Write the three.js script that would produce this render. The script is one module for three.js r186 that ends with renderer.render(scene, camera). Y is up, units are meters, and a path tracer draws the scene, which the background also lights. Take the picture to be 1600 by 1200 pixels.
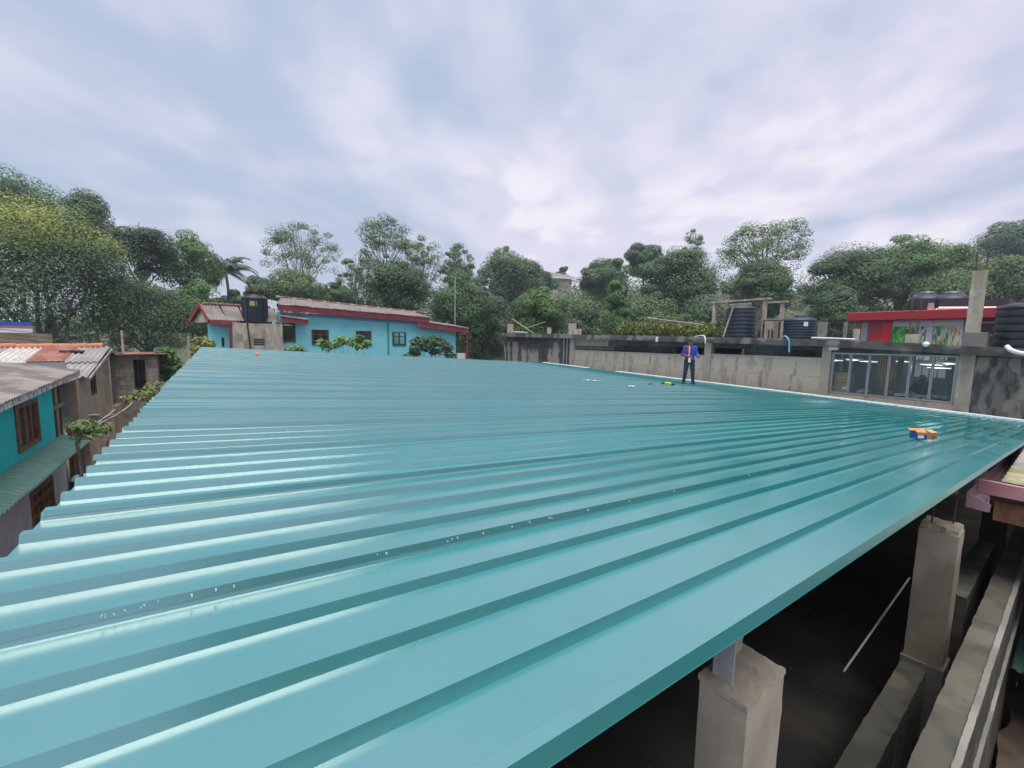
import * as THREE from 'three';
import { mergeGeometries } from 'three/addons/utils/BufferGeometryUtils.js';
import { RoundedBoxGeometry } from 'three/addons/geometries/RoundedBoxGeometry.js';

// ---------- camera, sky, sun, exposure ----------
const V = (x, y, z) => new THREE.Vector3(x, y, z);
const FOCAL = 645.654;                                   // pixels of the 1600 x 1200 photograph
const AX = [[0.81441523, -0.04476157, 0.57855357], [0.01849649, -0.99451139, -0.10298047], [0.57998768, 0.09457007, -0.80911729]];
const EYE = V(0, 7, 0);
const scene = new THREE.Scene();
const camera = new THREE.PerspectiveCamera(85.802, 4 / 3, 0.05, 3000);
camera.position.copy(EYE);
camera.up.set(0.04476157, 0.99451139, -0.09457007);
camera.lookAt(EYE.clone().add(V(0.57855357, -0.10298047, -0.80911729)));
const renderer = new THREE.WebGLRenderer({ antialias: true });
renderer.setSize(1024, 768);
renderer.toneMapping = THREE.LinearToneMapping;
renderer.toneMappingExposure = 2.8;
renderer.shadowMap.enabled = true;

// value noise
const h2 = (i, j, s) => { let h = (i * 374761393 + j * 668265263 + s * 1442695041) | 0; h = Math.imul(h ^ (h >>> 13), 1274126177); h ^= h >>> 16; return (h >>> 0) / 4294967296; };
const sm = t => t * t * (3 - 2 * t);
const clamp = (x, a = 0, b = 1) => Math.min(b, Math.max(a, x));
const step = (a, b, x) => sm(clamp((x - a) / (b - a)));
const mix = (a, b, t) => a + (b - a) * t;
function vn(x, y, per, s, py = per) {
  const i = Math.floor(x), j = Math.floor(y), f = sm(x - i), g = sm(y - j), m = k => ((k % per) + per) % per, n = k => ((k % py) + py) % py;
  const a = h2(m(i), n(j), s), b = h2(m(i + 1), n(j), s), c = h2(m(i), n(j + 1), s), d = h2(m(i + 1), n(j + 1), s);
  return mix(mix(a, b, f), mix(c, d, f), g);
}
function fbm(x, y, per, oct, s, py = per) { let v = 0, a = 0.5, t = 0; for (let o = 0; o < oct; o++) { v += a * vn(x, y, per, s + o * 17, py); t += a; x *= 2; y *= 2; per *= 2; py *= 2; a *= 0.5; } return v / t; }
function rng(seed) { let a = seed >>> 0; return () => { a = (a + 0x6D2B79F5) | 0; let t = Math.imul(a ^ (a >>> 15), 1 | a); t = (t + Math.imul(t ^ (t >>> 7), 61 | t)) ^ t; return ((t ^ (t >>> 14)) >>> 0) / 4294967296; }; }

// overcast sky with bands of cloud
{
  const w = 2048, h = 1024, d = new Float32Array(w * h * 4);
  for (let j = 0; j < h; j++) {
    const el = ((j + 0.5) / h - 0.5) * Math.PI, y = Math.sin(el), c = Math.cos(el);
    for (let i = 0; i < w; i++) {
      const az = ((i + 0.5) / w - 0.5) * 2 * Math.PI, x = c * Math.cos(az), z = c * Math.sin(az);
      const k = 1.35 / (Math.max(y, 0) + 0.27);
      let a = (x * 0.66 - z * 0.75) * k, b = (x * 0.75 + z * 0.66) * k;         // streets of cloud run along one direction
      const wx = fbm(a * 0.5 + 40, b * 0.5 + 40, 4096, 3, 3) - 0.5, wy = fbm(a * 0.5 + 90, b * 0.5 + 20, 4096, 3, 9) - 0.5;
      const n1 = fbm(a * 0.8 + wx * 1.5 + 75.7, b * 1.05 + wy * 1.5 + 66.2, 4096, 5, 21);
      const n2 = fbm(a * 2.9 + wx * 3.0 + 175.7, b * 3.6 + wy * 3.0 + 66.2, 4096, 6, 57);
      const n3 = fbm(a * 0.3 + 31, b * 0.36 + 7, 4096, 2, 83);
      const m = 0.08 + 0.92 * step(0.34, 0.65, n1 * 0.52 + n2 * 0.48);            // grey blue to lilac white
      const hi = step(0.54, 0.74, n2) * step(0.46, 0.64, n1) * step(0.62, 0.34, y); // thin bright breaks
      const lil = step(0.25, 0.60, n3);
      let r = mix(0.156, mix(0.250, 0.278, lil), m), g = mix(0.194, mix(0.266, 0.266, lil), m), bl = mix(0.256, mix(0.316, 0.324, lil), m);
      r = mix(r, 0.350, hi * 0.7); g = mix(g, 0.342, hi * 0.7); bl = mix(bl, 0.362, hi * 0.7);
      const hz = Math.exp(-Math.max(y, 0) * 7) * 0.5;
      r = mix(r, 0.295, hz); g = mix(g, 0.292, hz); bl = mix(bl, 0.334, hz);
      if (y < 0) { const q = clamp(-y * 12); r = mix(r, 0.05, q); g = mix(g, 0.06, q); bl = mix(bl, 0.05, q); }
      const o = (j * w + i) * 4; d[o] = r; d[o + 1] = g; d[o + 2] = bl; d[o + 3] = 1;
    }
  }
  const t = new THREE.DataTexture(d, w, h, THREE.RGBAFormat, THREE.FloatType);
  t.mapping = THREE.EquirectangularReflectionMapping; t.magFilter = THREE.LinearFilter; t.minFilter = THREE.LinearFilter; t.wrapS = THREE.RepeatWrapping; t.needsUpdate = true;
  scene.background = t; scene.environment = t;
}
const sun = new THREE.DirectionalLight(new THREE.Color().setRGB(1.0, 0.95, 0.87), 1.5);
sun.position.set(3, 64, -5); sun.target.position.set(10, 4, -15); scene.add(sun, sun.target);
sun.castShadow = true; sun.shadow.radius = 100; sun.shadow.mapSize.set(2048, 2048);
Object.assign(sun.shadow.camera, { left: -90, right: 90, top: 90, bottom: -90, near: 1, far: 260 });
scene.fog = new THREE.FogExp2(new THREE.Color().setRGB(0.62, 0.66, 0.78), 0.0008);

// ---------- pixel helpers: a pixel is a direction, the distance comes from the plane it touches ----------
const P = {
  ray(px, py) { const a = (px - 800) / FOCAL, b = (py - 600) / FOCAL; return V(AX[0][0] * a + AX[0][1] * b + AX[0][2], AX[1][0] * a + AX[1][1] * b + AX[1][2], AX[2][0] * a + AX[2][1] * b + AX[2][2]); },
  D(px, py, d) { return this.ray(px, py).multiplyScalar(d).add(EYE); },
  X(px, py, X) { const r = this.ray(px, py); return r.multiplyScalar(X / r.x).add(EYE); },
  Y(px, py, Y) { const r = this.ray(px, py); return r.multiplyScalar((Y - EYE.y) / r.y).add(EYE); },
  Z(px, py, Z) { const r = this.ray(px, py); return r.multiplyScalar(Z / r.z).add(EYE); },
};

// ---------- objects ----------
const used = new Map(), ORG = new WeakMap();
const numbered = n => { const k = used.get(n) || 0; used.set(n, k + 1); return k ? n + '_' + String(k).padStart(3, '0') : n; };
function thing(name, label, category, base, group) {
  const o = new THREE.Group(); o.name = numbered(name); o.position.copy(base); ORG.set(o, base.clone());
  o.userData = { label, category }; if (group) o.userData.group = group; scene.add(o); return o;
}
function triUV(g) {                                       // uv in metres from position
  const p = g.attributes.position, n = g.attributes.normal, uv = new Float32Array(p.count * 2);
  for (let i = 0; i < p.count; i++) {
    const x = p.getX(i), y = p.getY(i), z = p.getZ(i), a = Math.abs(n.getX(i)), b = Math.abs(n.getY(i)), c = Math.abs(n.getZ(i));
    if (b >= a && b >= c) { uv[2 * i] = x; uv[2 * i + 1] = z; } else if (a >= c) { uv[2 * i] = z; uv[2 * i + 1] = y; } else { uv[2 * i] = x; uv[2 * i + 1] = y; }
  }
  g.setAttribute('uv', new THREE.BufferAttribute(uv, 2)); return g;
}
function merge(geos) {
  geos = (Array.isArray(geos) ? geos : [geos]).map(g => g.index ? g.toNonIndexed() : g);
  const col = geos.some(g => g.attributes.color);
  for (const g of geos) for (const k of Object.keys(g.attributes)) if (k !== 'position' && k !== 'normal' && k !== 'uv' && !(col && k === 'color')) g.deleteAttribute(k);
  for (const g of geos) if (!g.attributes.uv) g.setAttribute('uv', new THREE.BufferAttribute(new Float32Array(g.attributes.position.count * 2), 2));
  return geos.length === 1 ? geos[0] : mergeGeometries(geos, false);
}
// geometry is given in world coordinates and moved to the origin of the thing it belongs to
function part(name, geos, material, parent, opt = {}) {
  const g = merge(geos), o = ORG.get(parent);
  if (!opt.uv) triUV(g);
  g.translate(-o.x, -o.y, -o.z);
  const m = new THREE.Mesh(g, material); m.name = name; m.castShadow = m.receiveShadow = true; ORG.set(m, o);
  if (opt.label) m.userData.label = opt.label; if (opt.stuff) m.userData.kind = 'stuff';
  parent.add(m); return m;
}
function single(name, label, category, geos, material, group, opt = {}) {
  const g = merge(geos); if (!opt.uv) triUV(g);
  g.computeBoundingBox(); const b = g.boundingBox, c = V((b.min.x + b.max.x) / 2, b.min.y, (b.min.z + b.max.z) / 2);
  g.translate(-c.x, -c.y, -c.z);
  const m = new THREE.Mesh(g, material); m.name = numbered(name); m.position.copy(c); m.castShadow = m.receiveShadow = true; ORG.set(m, c);
  if (opt.kind) m.userData = { kind: opt.kind }; else m.userData = {};
  if (label) m.userData.label = label; if (category) m.userData.category = category; if (group) m.userData.group = group;
  scene.add(m); return m;
}
const structure = (name, geos, material, opt = {}) => single(name, opt.label, opt.category, geos, material, null, { ...opt, kind: 'structure' });

// ---------- shapes ----------
const box = (x0, x1, y0, y1, z0, z1) => { const g = new THREE.BoxGeometry(Math.abs(x1 - x0), Math.abs(y1 - y0), Math.abs(z1 - z0)); g.translate((x0 + x1) / 2, (y0 + y1) / 2, (z0 + z1) / 2); return g; };
const rbox = (x0, x1, y0, y1, z0, z1, r = 0.02) => { const g = new RoundedBoxGeometry(Math.abs(x1 - x0), Math.abs(y1 - y0), Math.abs(z1 - z0), 2, r); g.translate((x0 + x1) / 2, (y0 + y1) / 2, (z0 + z1) / 2); return g; };
function beam(a, b, w, h, upv = V(0, 1, 0)) {              // a bar of w x h from a to b
  const d = b.clone().sub(a), L = d.length(); d.normalize();
  let s = d.clone().cross(upv); if (s.length() < 1e-3) s = V(1, 0, 0); s.normalize(); const u = s.clone().cross(d);
  const g = new THREE.BoxGeometry(w, h, L); g.applyMatrix4(new THREE.Matrix4().makeBasis(s, u, d.clone().negate())); const c = a.clone().add(b).multiplyScalar(0.5); g.translate(c.x, c.y, c.z); return g;
}
function rod(a, b, r0, r1 = r0, seg = 8) {
  const d = b.clone().sub(a), L = d.length(), g = new THREE.CylinderGeometry(r1, r0, L, seg); g.applyQuaternion(new THREE.Quaternion().setFromUnitVectors(V(0, 1, 0), d.normalize()));
  const c = a.clone().add(b).multiplyScalar(0.5); g.translate(c.x, c.y, c.z); return g;
}
const tube = (pts, r, n = 24, seg = 7) => new THREE.TubeGeometry(new THREE.CatmullRomCurve3(pts), n, r, seg, false);
const lathe = (prof, x, y, z, seg = 28) => { const g = new THREE.LatheGeometry(prof.map(p => new THREE.Vector2(p[0], p[1])), seg); g.translate(x, y, z); return g; };
function poly(pts, thick = 0.03) {                        // a flat slab through 3 or 4 points, with thickness
  const n = pts[1].clone().sub(pts[0]).cross(pts[2].clone().sub(pts[0])).normalize().multiplyScalar(thick), q = pts.map(p => p.clone().sub(n)), t = [];
  const tri = (a, b, c) => t.push(a, b, c);
  for (let i = 1; i < pts.length - 1; i++) { tri(pts[0], pts[i], pts[i + 1]); tri(q[0], q[i + 1], q[i]); }
  for (let i = 0; i < pts.length; i++) { const j = (i + 1) % pts.length; tri(pts[i], q[i], q[j]); tri(pts[i], q[j], pts[j]); }
  const g = new THREE.BufferGeometry().setFromPoints(t); g.computeVertexNormals(); return g;
}
function corrugated(o, along, across, pitch, amp, nA = 4, lift = null) {  // sheet: waves repeat across, run along
  const W = across.length(), nW = Math.max(4, Math.round(W / pitch * 8)), n = along.clone().cross(across).normalize(); if (n.y < 0) n.negate();
  const pos = [], idx = [], uv = [];
  for (let i = 0; i <= nA; i++) for (let j = 0; j <= nW; j++) {
    const a = i / nA, b = j / nW, q = o.clone().addScaledVector(along, a).addScaledVector(across, b).addScaledVector(n, amp * Math.sin(b * W / pitch * 2 * Math.PI) + (lift ? lift(a, b) : 0));
    pos.push(q.x, q.y, q.z); uv.push(b * W, a * along.length());
  }
  for (let i = 0; i < nA; i++) for (let j = 0; j < nW; j++) { const k = i * (nW + 1) + j; idx.push(k, k + 1, k + nW + 1, k + 1, k + nW + 2, k + nW + 1); }
  const g = new THREE.BufferGeometry(); g.setAttribute('position', new THREE.Float32BufferAttribute(pos, 3)); g.setAttribute('uv', new THREE.Float32BufferAttribute(uv, 2)); g.setIndex(idx); g.computeVertexNormals(); return g;
}
function rough(g, amp, freq, seed) {                       // uneven faces: push vertices about
  const p = g.attributes.position;
  for (let i = 0; i < p.count; i++) { const x = p.getX(i), y = p.getY(i), z = p.getZ(i), k = (a, b, s) => (fbm(a * freq + 50, b * freq + 50, 4096, 3, s) - 0.5) * 2 * amp; p.setXYZ(i, x + k(y + z * 1.7, z - x, seed), y + k(x + z * 1.3, z, seed + 5), z + k(x - y * 1.1, y, seed + 9)); }
  g.computeVertexNormals(); return g;
}
function sub(x0, x1, y0, y1, z0, z1, cell, most = 60) {               // a box with subdivided faces
  const w = x1 - x0, h = y1 - y0, d = z1 - z0, n = l => Math.max(1, Math.min(most, Math.round(l / cell)));
  const g = new THREE.BoxGeometry(w, h, d, n(w), n(h), n(d)); g.translate((x0 + x1) / 2, (y0 + y1) / 2, (z0 + z1) / 2); return g;
}

// ---------- materials ----------
const toS = c => { c = clamp(c); return Math.round(255 * (c <= 0.0031308 ? 12.92 * c : 1.055 * Math.pow(c, 1 / 2.4) - 0.055)); };
function tex(w, h, fn, srgb = true, metres = null) {
  const d = new Uint8Array(w * h * 4);
  for (let j = 0; j < h; j++) for (let i = 0; i < w; i++) { const c = fn(i / w, j / h), o = (j * w + i) * 4; for (let k = 0; k < 3; k++) d[o + k] = srgb ? toS(c[k]) : Math.round(255 * clamp(c[k])); d[o + 3] = 255; }
  const t = new THREE.DataTexture(d, w, h, THREE.RGBAFormat); t.magFilter = THREE.LinearFilter; t.minFilter = THREE.LinearMipmapLinearFilter; t.generateMipmaps = true; t.wrapS = t.wrapT = THREE.RepeatWrapping;
  if (srgb) t.colorSpace = THREE.SRGBColorSpace; if (metres) t.repeat.set(1 / metres, 1 / metres); t.needsUpdate = true; return t;
}
const rgb = (r, g, b) => new THREE.Color().setRGB(r, g, b);
const lerp3 = (a, b, t) => [mix(a[0], b[0], t), mix(a[1], b[1], t), mix(a[2], b[2], t)];
const plain = (c, roughness = 0.7, o = {}) => new THREE.MeshStandardMaterial({ color: rgb(...c), roughness, side: THREE.DoubleSide, ...o });
let seedM = 100;
// two tones mottled together, with optional third tone in stains; streak > 1 draws them out downwards
function mottled(a, b, o = {}) {
  const s = (seedM += 37), n = o.n || 256, st = o.streak || 1, f = o.freq || 6, hf = Math.max(2, Math.round(f / 2)), c = o.c || b, lo = o.lo ?? 0.35, hi = o.hi ?? 0.65;
  const map = tex(n, n, (u, v) => {
    let k = step(lo, hi, fbm(u * f * st, v * f, f * st, 5, s, f)); let q = lerp3(a, b, k);
    q = lerp3(q, c, step(o.c0 ?? 0.55, o.c1 ?? 0.72, fbm(u * hf * st, v * hf, hf * st, 5, s + 3, hf)) * (o.cAmt ?? (o.c ? 0.8 : 0)));
    const g = 0.94 + 0.12 * h2(u * n | 0, v * n | 0, s); return [q[0] * g, q[1] * g, q[2] * g];
  }, true, o.metres || 3);
  const m = new THREE.MeshStandardMaterial({ map, roughness: o.rough ?? 0.85, side: THREE.DoubleSide });
  if (o.bump) { m.bumpMap = tex(n, n, (u, v) => { const k = fbm(u * f * 3, v * f * 3, f * 3, 4, s + 8); return [k, k, k]; }, false, o.metres || 3); m.bumpScale = o.bump; }
  return m;
}
const M = {
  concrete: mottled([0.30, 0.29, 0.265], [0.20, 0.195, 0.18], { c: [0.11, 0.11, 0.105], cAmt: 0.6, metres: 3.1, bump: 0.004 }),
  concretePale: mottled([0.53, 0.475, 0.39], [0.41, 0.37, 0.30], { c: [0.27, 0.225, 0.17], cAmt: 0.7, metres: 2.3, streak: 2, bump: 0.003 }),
  concreteDark: mottled([0.10, 0.10, 0.105], [0.055, 0.055, 0.06], { c: [0.17, 0.165, 0.155], cAmt: 0.6, metres: 2.7, bump: 0.006 }),
  cement: mottled([0.50, 0.445, 0.36], [0.41, 0.365, 0.30], { c: [0.22, 0.20, 0.165], c0: 0.5, c1: 0.75, cAmt: 0.75, metres: 3.7, freq: 5, bump: 0.003 }),
  mossWall: mottled([0.075, 0.075, 0.074], [0.20, 0.195, 0.18], { n: 512, c: [0.40, 0.38, 0.29], c0: 0.53, c1: 0.66, cAmt: 0.6, metres: 3.3, freq: 9, streak: 3, bump: 0.006 }),
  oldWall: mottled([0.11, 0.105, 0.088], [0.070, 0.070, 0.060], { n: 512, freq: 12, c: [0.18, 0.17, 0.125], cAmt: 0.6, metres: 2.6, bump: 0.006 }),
  slabEdge: mottled([0.055, 0.053, 0.052], [0.10, 0.096, 0.09], { n: 512, freq: 10, c: [0.24, 0.225, 0.20], c0: 0.57, c1: 0.68, cAmt: 0.8, metres: 3.1, bump: 0.006 }),
  block: mottled([0.46, 0.41, 0.35], [0.36, 0.32, 0.27], { c: [0.19, 0.16, 0.13], cAmt: 0.6, metres: 1.1, bump: 0.004 }),
  block2: mottled([0.38, 0.32, 0.26], [0.29, 0.245, 0.20], { c: [0.36, 0.33, 0.29], cAmt: 0.6, metres: 0.9, bump: 0.004 }),
  mortar: mottled([0.20, 0.19, 0.17], [0.14, 0.13, 0.12], { metres: 1 }),
  tan: mottled([0.43, 0.33, 0.24], [0.34, 0.25, 0.175], { c: [0.40, 0.33, 0.26], cAmt: 0.6, metres: 2.1, bump: 0.004 }),
  turquoise: mottled([0.012, 0.70, 0.72], [0.022, 0.63, 0.65], { metres: 3.4, c: [0.05, 0.52, 0.54], cAmt: 0.4 }),
  skyBlue: mottled([0.25, 0.74, 0.82], [0.22, 0.69, 0.78], { metres: 4.1, streak: 2, c: [0.33, 0.72, 0.76], cAmt: 0.6 }),
  lilac: mottled([0.68, 0.64, 0.76], [0.61, 0.58, 0.69], { metres: 2.6, c: [0.40, 0.38, 0.44], cAmt: 0.5 }),
  asbestos: mottled([0.33, 0.31, 0.31], [0.22, 0.21, 0.21], { metres: 1.7, freq: 7, c: [0.45, 0.43, 0.41], cAmt: 0.6, rough: 0.95 }),
  asbestosOld: mottled([0.26, 0.23, 0.22], [0.16, 0.14, 0.135], { metres: 2.2, c: [0.30, 0.27, 0.25], cAmt: 0.7, rough: 0.95 }),
  asbestosWhite: mottled([0.62, 0.59, 0.55], [0.45, 0.42, 0.39], { metres: 1.5, c: [0.2, 0.18, 0.17], cAmt: 0.7, rough: 0.95 }),
  rustSheet: mottled([0.26, 0.105, 0.075], [0.20, 0.075, 0.055], { metres: 1.5, c: [0.33, 0.16, 0.11], cAmt: 0.6 }),
  terracotta: mottled([0.55, 0.20, 0.12], [0.42, 0.14, 0.08], { metres: 1.2, c: [0.60, 0.30, 0.20], cAmt: 0.6 }),
  greenSheet: mottled([0.12, 0.27, 0.23], [0.085, 0.21, 0.18], { metres: 1.6, c: [0.22, 0.29, 0.24], cAmt: 0.6, rough: 0.6 }),
  redPaint: mottled([0.27, 0.036, 0.046], [0.21, 0.030, 0.038], { metres: 2.2, c: [0.32, 0.07, 0.08], cAmt: 0.5, rough: 0.55 }),
  brightRed: plain([0.68, 0.012, 0.03], 0.5),
  wood: mottled([0.26, 0.135, 0.065], [0.17, 0.085, 0.042], { metres: 0.8, streak: 4, rough: 0.7 }),
  woodDark: mottled([0.10, 0.055, 0.032], [0.06, 0.034, 0.022], { metres: 0.8, streak: 4, rough: 0.7 }),
  tank: plain([0.013, 0.020, 0.032], 0.42),
  tankBlue: plain([0.014, 0.026, 0.046], 0.45),
  steel: plain([0.42, 0.43, 0.44], 0.35, { metalness: 0.8 }),
  galv: mottled([0.50, 0.52, 0.54], [0.36, 0.38, 0.40], { metres: 0.5, rough: 0.4 }),
  rust: mottled([0.16, 0.07, 0.04], [0.09, 0.045, 0.03], { metres: 0.4 }),
  white: plain([0.78, 0.78, 0.78], 0.55),
  alu: plain([0.40, 0.41, 0.43], 0.4, { metalness: 0.3 }),
  dark: plain([0.02, 0.02, 0.022], 0.8),
  interior: plain([0.32, 0.32, 0.34], 0.9),
  pink: mottled([0.62, 0.32, 0.36], [0.55, 0.27, 0.31], { metres: 1.2, rough: 0.5 }),
  glass: new THREE.MeshPhysicalMaterial({ color: rgb(0.95, 0.97, 0.98), transmission: 1, thickness: 0, roughness: 0.02, ior: 1.5, side: THREE.DoubleSide }),
  glassDark: plain([0.025, 0.03, 0.035], 0.08),
  soil: mottled([0.12, 0.085, 0.06], [0.07, 0.052, 0.04], { metres: 3, c: [0.20, 0.16, 0.12], cAmt: 0.6, bump: 0.02 }),
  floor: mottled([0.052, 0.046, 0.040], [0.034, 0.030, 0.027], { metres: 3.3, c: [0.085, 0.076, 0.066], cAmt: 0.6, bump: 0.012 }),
  blueCloth: plain([0.01, 0.05, 0.30], 0.5),
  bark: mottled([0.16, 0.13, 0.10], [0.09, 0.075, 0.06], { metres: 1.3, streak: 3, bump: 0.01 }),
  barkPale: mottled([0.34, 0.31, 0.27], [0.22, 0.20, 0.17], { metres: 1.3, streak: 2 }),
};

// ---------- the land ----------
const FW = V(0.5819, 0, -0.8133), RT = V(0.8133, 0, 0.5819);
function land(x, z) {
  const f = x * FW.x + z * FW.z, s = x * RT.x + z * RT.z;
  const far = step(48, 150, f) * (19 + 7 * Math.sin(s * 0.021 + 0.4) + 5 * (fbm(x * 0.02 + 80, z * 0.02 + 80, 4096, 3, 5) - 0.5)) * step(-140, -30, s + 60);
  return far * step(-400, -20, -Math.abs(s) + 160) - 0.02;
}
{
  const R = [0], A = 120; while (R[R.length - 1] < 1300) R.push(R[R.length - 1] * 1.09 + 1.6);
  const pos = [], idx = [];
  for (const r of R) for (let i = 0; i <= A; i++) { const a = i / A * 2 * Math.PI, x = 8 + r * Math.cos(a), z = -12 + r * Math.sin(a); pos.push(x, land(x, z), z); }
  for (let k = 0; k < R.length - 1; k++) for (let i = 0; i < A; i++) { const q = k * (A + 1) + i; idx.push(q, q + 1, q + A + 1, q + 1, q + A + 2, q + A + 1); }
  const g = new THREE.BufferGeometry(); g.setAttribute('position', new THREE.Float32BufferAttribute(pos, 3)); g.setIndex(idx); g.computeVertexNormals();
  structure('ground', g, mottled([0.060, 0.075, 0.030], [0.085, 0.075, 0.045], { metres: 9, c: [0.040, 0.065, 0.022], cAmt: 0.9 }));
}
structure('lane', box(-3.9, -0.75, -0.1, 0.012, -46, 6), M.soil);
{ // concrete floor under the new roof, a storey above the lane
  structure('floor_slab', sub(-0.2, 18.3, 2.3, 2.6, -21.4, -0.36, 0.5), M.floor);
}

// ---------- the new sheet metal roof ----------
const PITCH = 0.19, RIB = 0.025, RLEN = 18.55, RWID = 21.0;
const roofAt = (s, t) => V(mix(-0.507, 18.06, s), (1 - s) * (1 - t) * 6.363 + s * (1 - t) * 5.03 + (1 - s) * t * 6.49 + s * t * 5.566, mix(-0.491, -21.496, t));
const roofY = (x, z) => roofAt((x + 0.507) / 18.567, (-0.491 - z) / 21.005).y;
const roofThing = thing('metal_roof', 'large teal ribbed sheet metal roof with long overlapping panels', 'roof', roofAt(0.5, 0.5).setY(5.0));
{
  // glossy paint; a film of water left in the low corner lies smoother than the dry sheet
  const rr = rng(77);
  const map = tex(256, 256, (u, v) => { const g = 0.95 + 0.10 * fbm(u * 20, v * 20, 20, 4, 5); return [0.005 * g, 0.190 * g, 0.202 * g]; });
  map.repeat.set(9, 10);
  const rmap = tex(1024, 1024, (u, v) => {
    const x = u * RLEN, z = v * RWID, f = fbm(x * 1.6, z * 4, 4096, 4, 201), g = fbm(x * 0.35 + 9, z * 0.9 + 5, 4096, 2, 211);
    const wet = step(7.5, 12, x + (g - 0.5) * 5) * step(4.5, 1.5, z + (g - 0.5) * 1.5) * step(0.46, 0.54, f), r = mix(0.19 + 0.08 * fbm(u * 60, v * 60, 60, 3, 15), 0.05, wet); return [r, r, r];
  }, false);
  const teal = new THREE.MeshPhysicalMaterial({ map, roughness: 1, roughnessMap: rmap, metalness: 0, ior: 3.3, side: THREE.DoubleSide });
  M.teal = teal;
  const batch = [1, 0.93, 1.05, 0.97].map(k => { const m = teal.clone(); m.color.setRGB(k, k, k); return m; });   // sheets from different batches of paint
  const ribs = [[-0.028, 0], [-0.0160, RIB], [0.015, RIB], [0.0170, RIB - 0.002], [0.028, 0]];
  function profile(n, first, last) {
    const p = [];
    if (first) p.push([-0.030, -0.008], [-0.0285, -0.006], [-0.0160, RIB], [0.015, RIB], [0.0170, RIB - 0.002], [0.028, 0]);
    else p.push([-0.0240, 0.011], [-0.0165, RIB + 0.006], [0.015, RIB + 0.006], [0.0180, RIB + 0.004], [0.030, 0.001]);
    for (let r = 1; r <= n; r++) {
      const c = r * PITCH; p.push([c - PITCH * 0.66, 0], [c - PITCH * 0.34, 0]);
      if (r < n || last) for (const [a, b] of ribs) p.push([c + a, b]);
      else p.push([c - 0.028, 0], [c - 0.0160, RIB - 0.002], [c + 0.013, RIB - 0.002], [c + 0.016, RIB - 0.006]);
    }
    return p;
  }
  function sheet(k, n, u0, u1, lift, first, last, seed) {
    const pr = profile(n, first, last), nS = Math.max(8, Math.round((u1 - u0) / 0.45)), pos = [], uv = [], idx = [];
    const rnd = rng(seed), skew = (rnd() - 0.5) * 0.02, tail = (rnd() - 0.5) * 0.02;
    const at = (i, j) => {
      const u = mix(u0 + (u0 < 0.1 ? skew : 0), u1 + tail, i / nS), v = k * 4 * PITCH + pr[j][0], s = u / RLEN, t = v / RWID, q = roofAt(s, t);
      const flat = pr[j][1] < 0.005, wob = flat ? 0.0022 * (vn(u * 1.1 + 7, v * 6.3 + 3, 4096, 61) - 0.5) + 0.0016 * (vn(u * 0.45, v * 5.3, 4096, 67) - 0.5) : 0.0012 * (vn(u * 0.8 + 7, k * 9.1, 4096, 71) - 0.5);
      return [q.x, q.y + pr[j][1] + lift + wob, q.z, s, t];
    };
    for (let j = 0; j < pr.length - 1; j++) {
      const b = pos.length / 3;
      for (let i = 0; i <= nS; i++) for (const jj of [j, j + 1]) { const q = at(i, jj); pos.push(q[0], q[1], q[2]); uv.push(clamp(q[3], 0.0005, 0.9995), clamp(q[4], 0.0005, 0.9995)); }
      for (let i = 0; i < nS; i++) { const q = b + i * 2; idx.push(q, q + 2, q + 1, q + 1, q + 2, q + 3); }
    }
    const g = new THREE.BufferGeometry(); g.setAttribute('position', new THREE.Float32BufferAttribute(pos, 3)); g.setAttribute('uv', new THREE.Float32BufferAttribute(uv, 2)); g.setIndex(idx); g.computeVertexNormals(); return g;
  }
  for (let k = 0; k < 28; k++) {
    const n = k === 27 ? 3 : 4, cut = 8.2 + ((k * 7) % 5 - 2) * 0.03;
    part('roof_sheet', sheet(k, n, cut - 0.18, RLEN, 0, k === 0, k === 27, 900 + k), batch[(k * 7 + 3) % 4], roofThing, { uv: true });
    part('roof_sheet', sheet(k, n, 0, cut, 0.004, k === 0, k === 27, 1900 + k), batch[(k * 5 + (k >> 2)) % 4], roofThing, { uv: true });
  }
  // curls of bright swarf caught along the first lap: too many to count
  { const gs = []; for (let k = 0; k < 26; k++) { const u = 0.25 + rr() * rr() * 5.2, q = roofAt(u / RLEN, (0.76 - 0.021 - rr() * 0.006) / RWID), l = 0.0012 + rr() * 0.0025, g = new THREE.BoxGeometry(l, 0.003 + rr() * 0.008, 0.0015); g.rotateZ((rr() - 0.5) * 0.9); g.translate(q.x, q.y + RIB - 0.002 + rr() * 0.008, q.z); gs.push(g); } part('swarf', gs, plain([0.75, 0.78, 0.80], 0.35), roofThing, { stuff: true }); }
  // pale flashing along the low edge, in lengths, one of them missing
  const fl = plain([0.66, 0.75, 0.80], 0.4);
  for (const [t0, t1] of [[0.002, 0.145], [0.146, 0.285], [0.286, 0.44], [0.441, 0.60], [0.601, 0.70], [0.80, 0.90], [0.901, 1.0]]) {
    const a = roofAt(0.9955, t0), b = roofAt(0.9955, t1); a.y += 0.06; b.y += 0.06;
    part('flashing', [beam(a, b, 0.26, 0.006), beam(a.clone().add(V(-0.13, -0.02, 0)), b.clone().add(V(-0.13, -0.02, 0)), 0.006, 0.05)], fl, roofThing);
  }
  // purlins across, rafters along
  for (let i = 0; i < 10; i++) { const s = 0.03 + i * 0.104; part('purlin', beam(roofAt(s, 0.004).add(V(0, -0.075, 0)), roofAt(s, 0.998).add(V(0, -0.075, 0)), 0.05, 0.12), M.steel, roofThing); }
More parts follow.
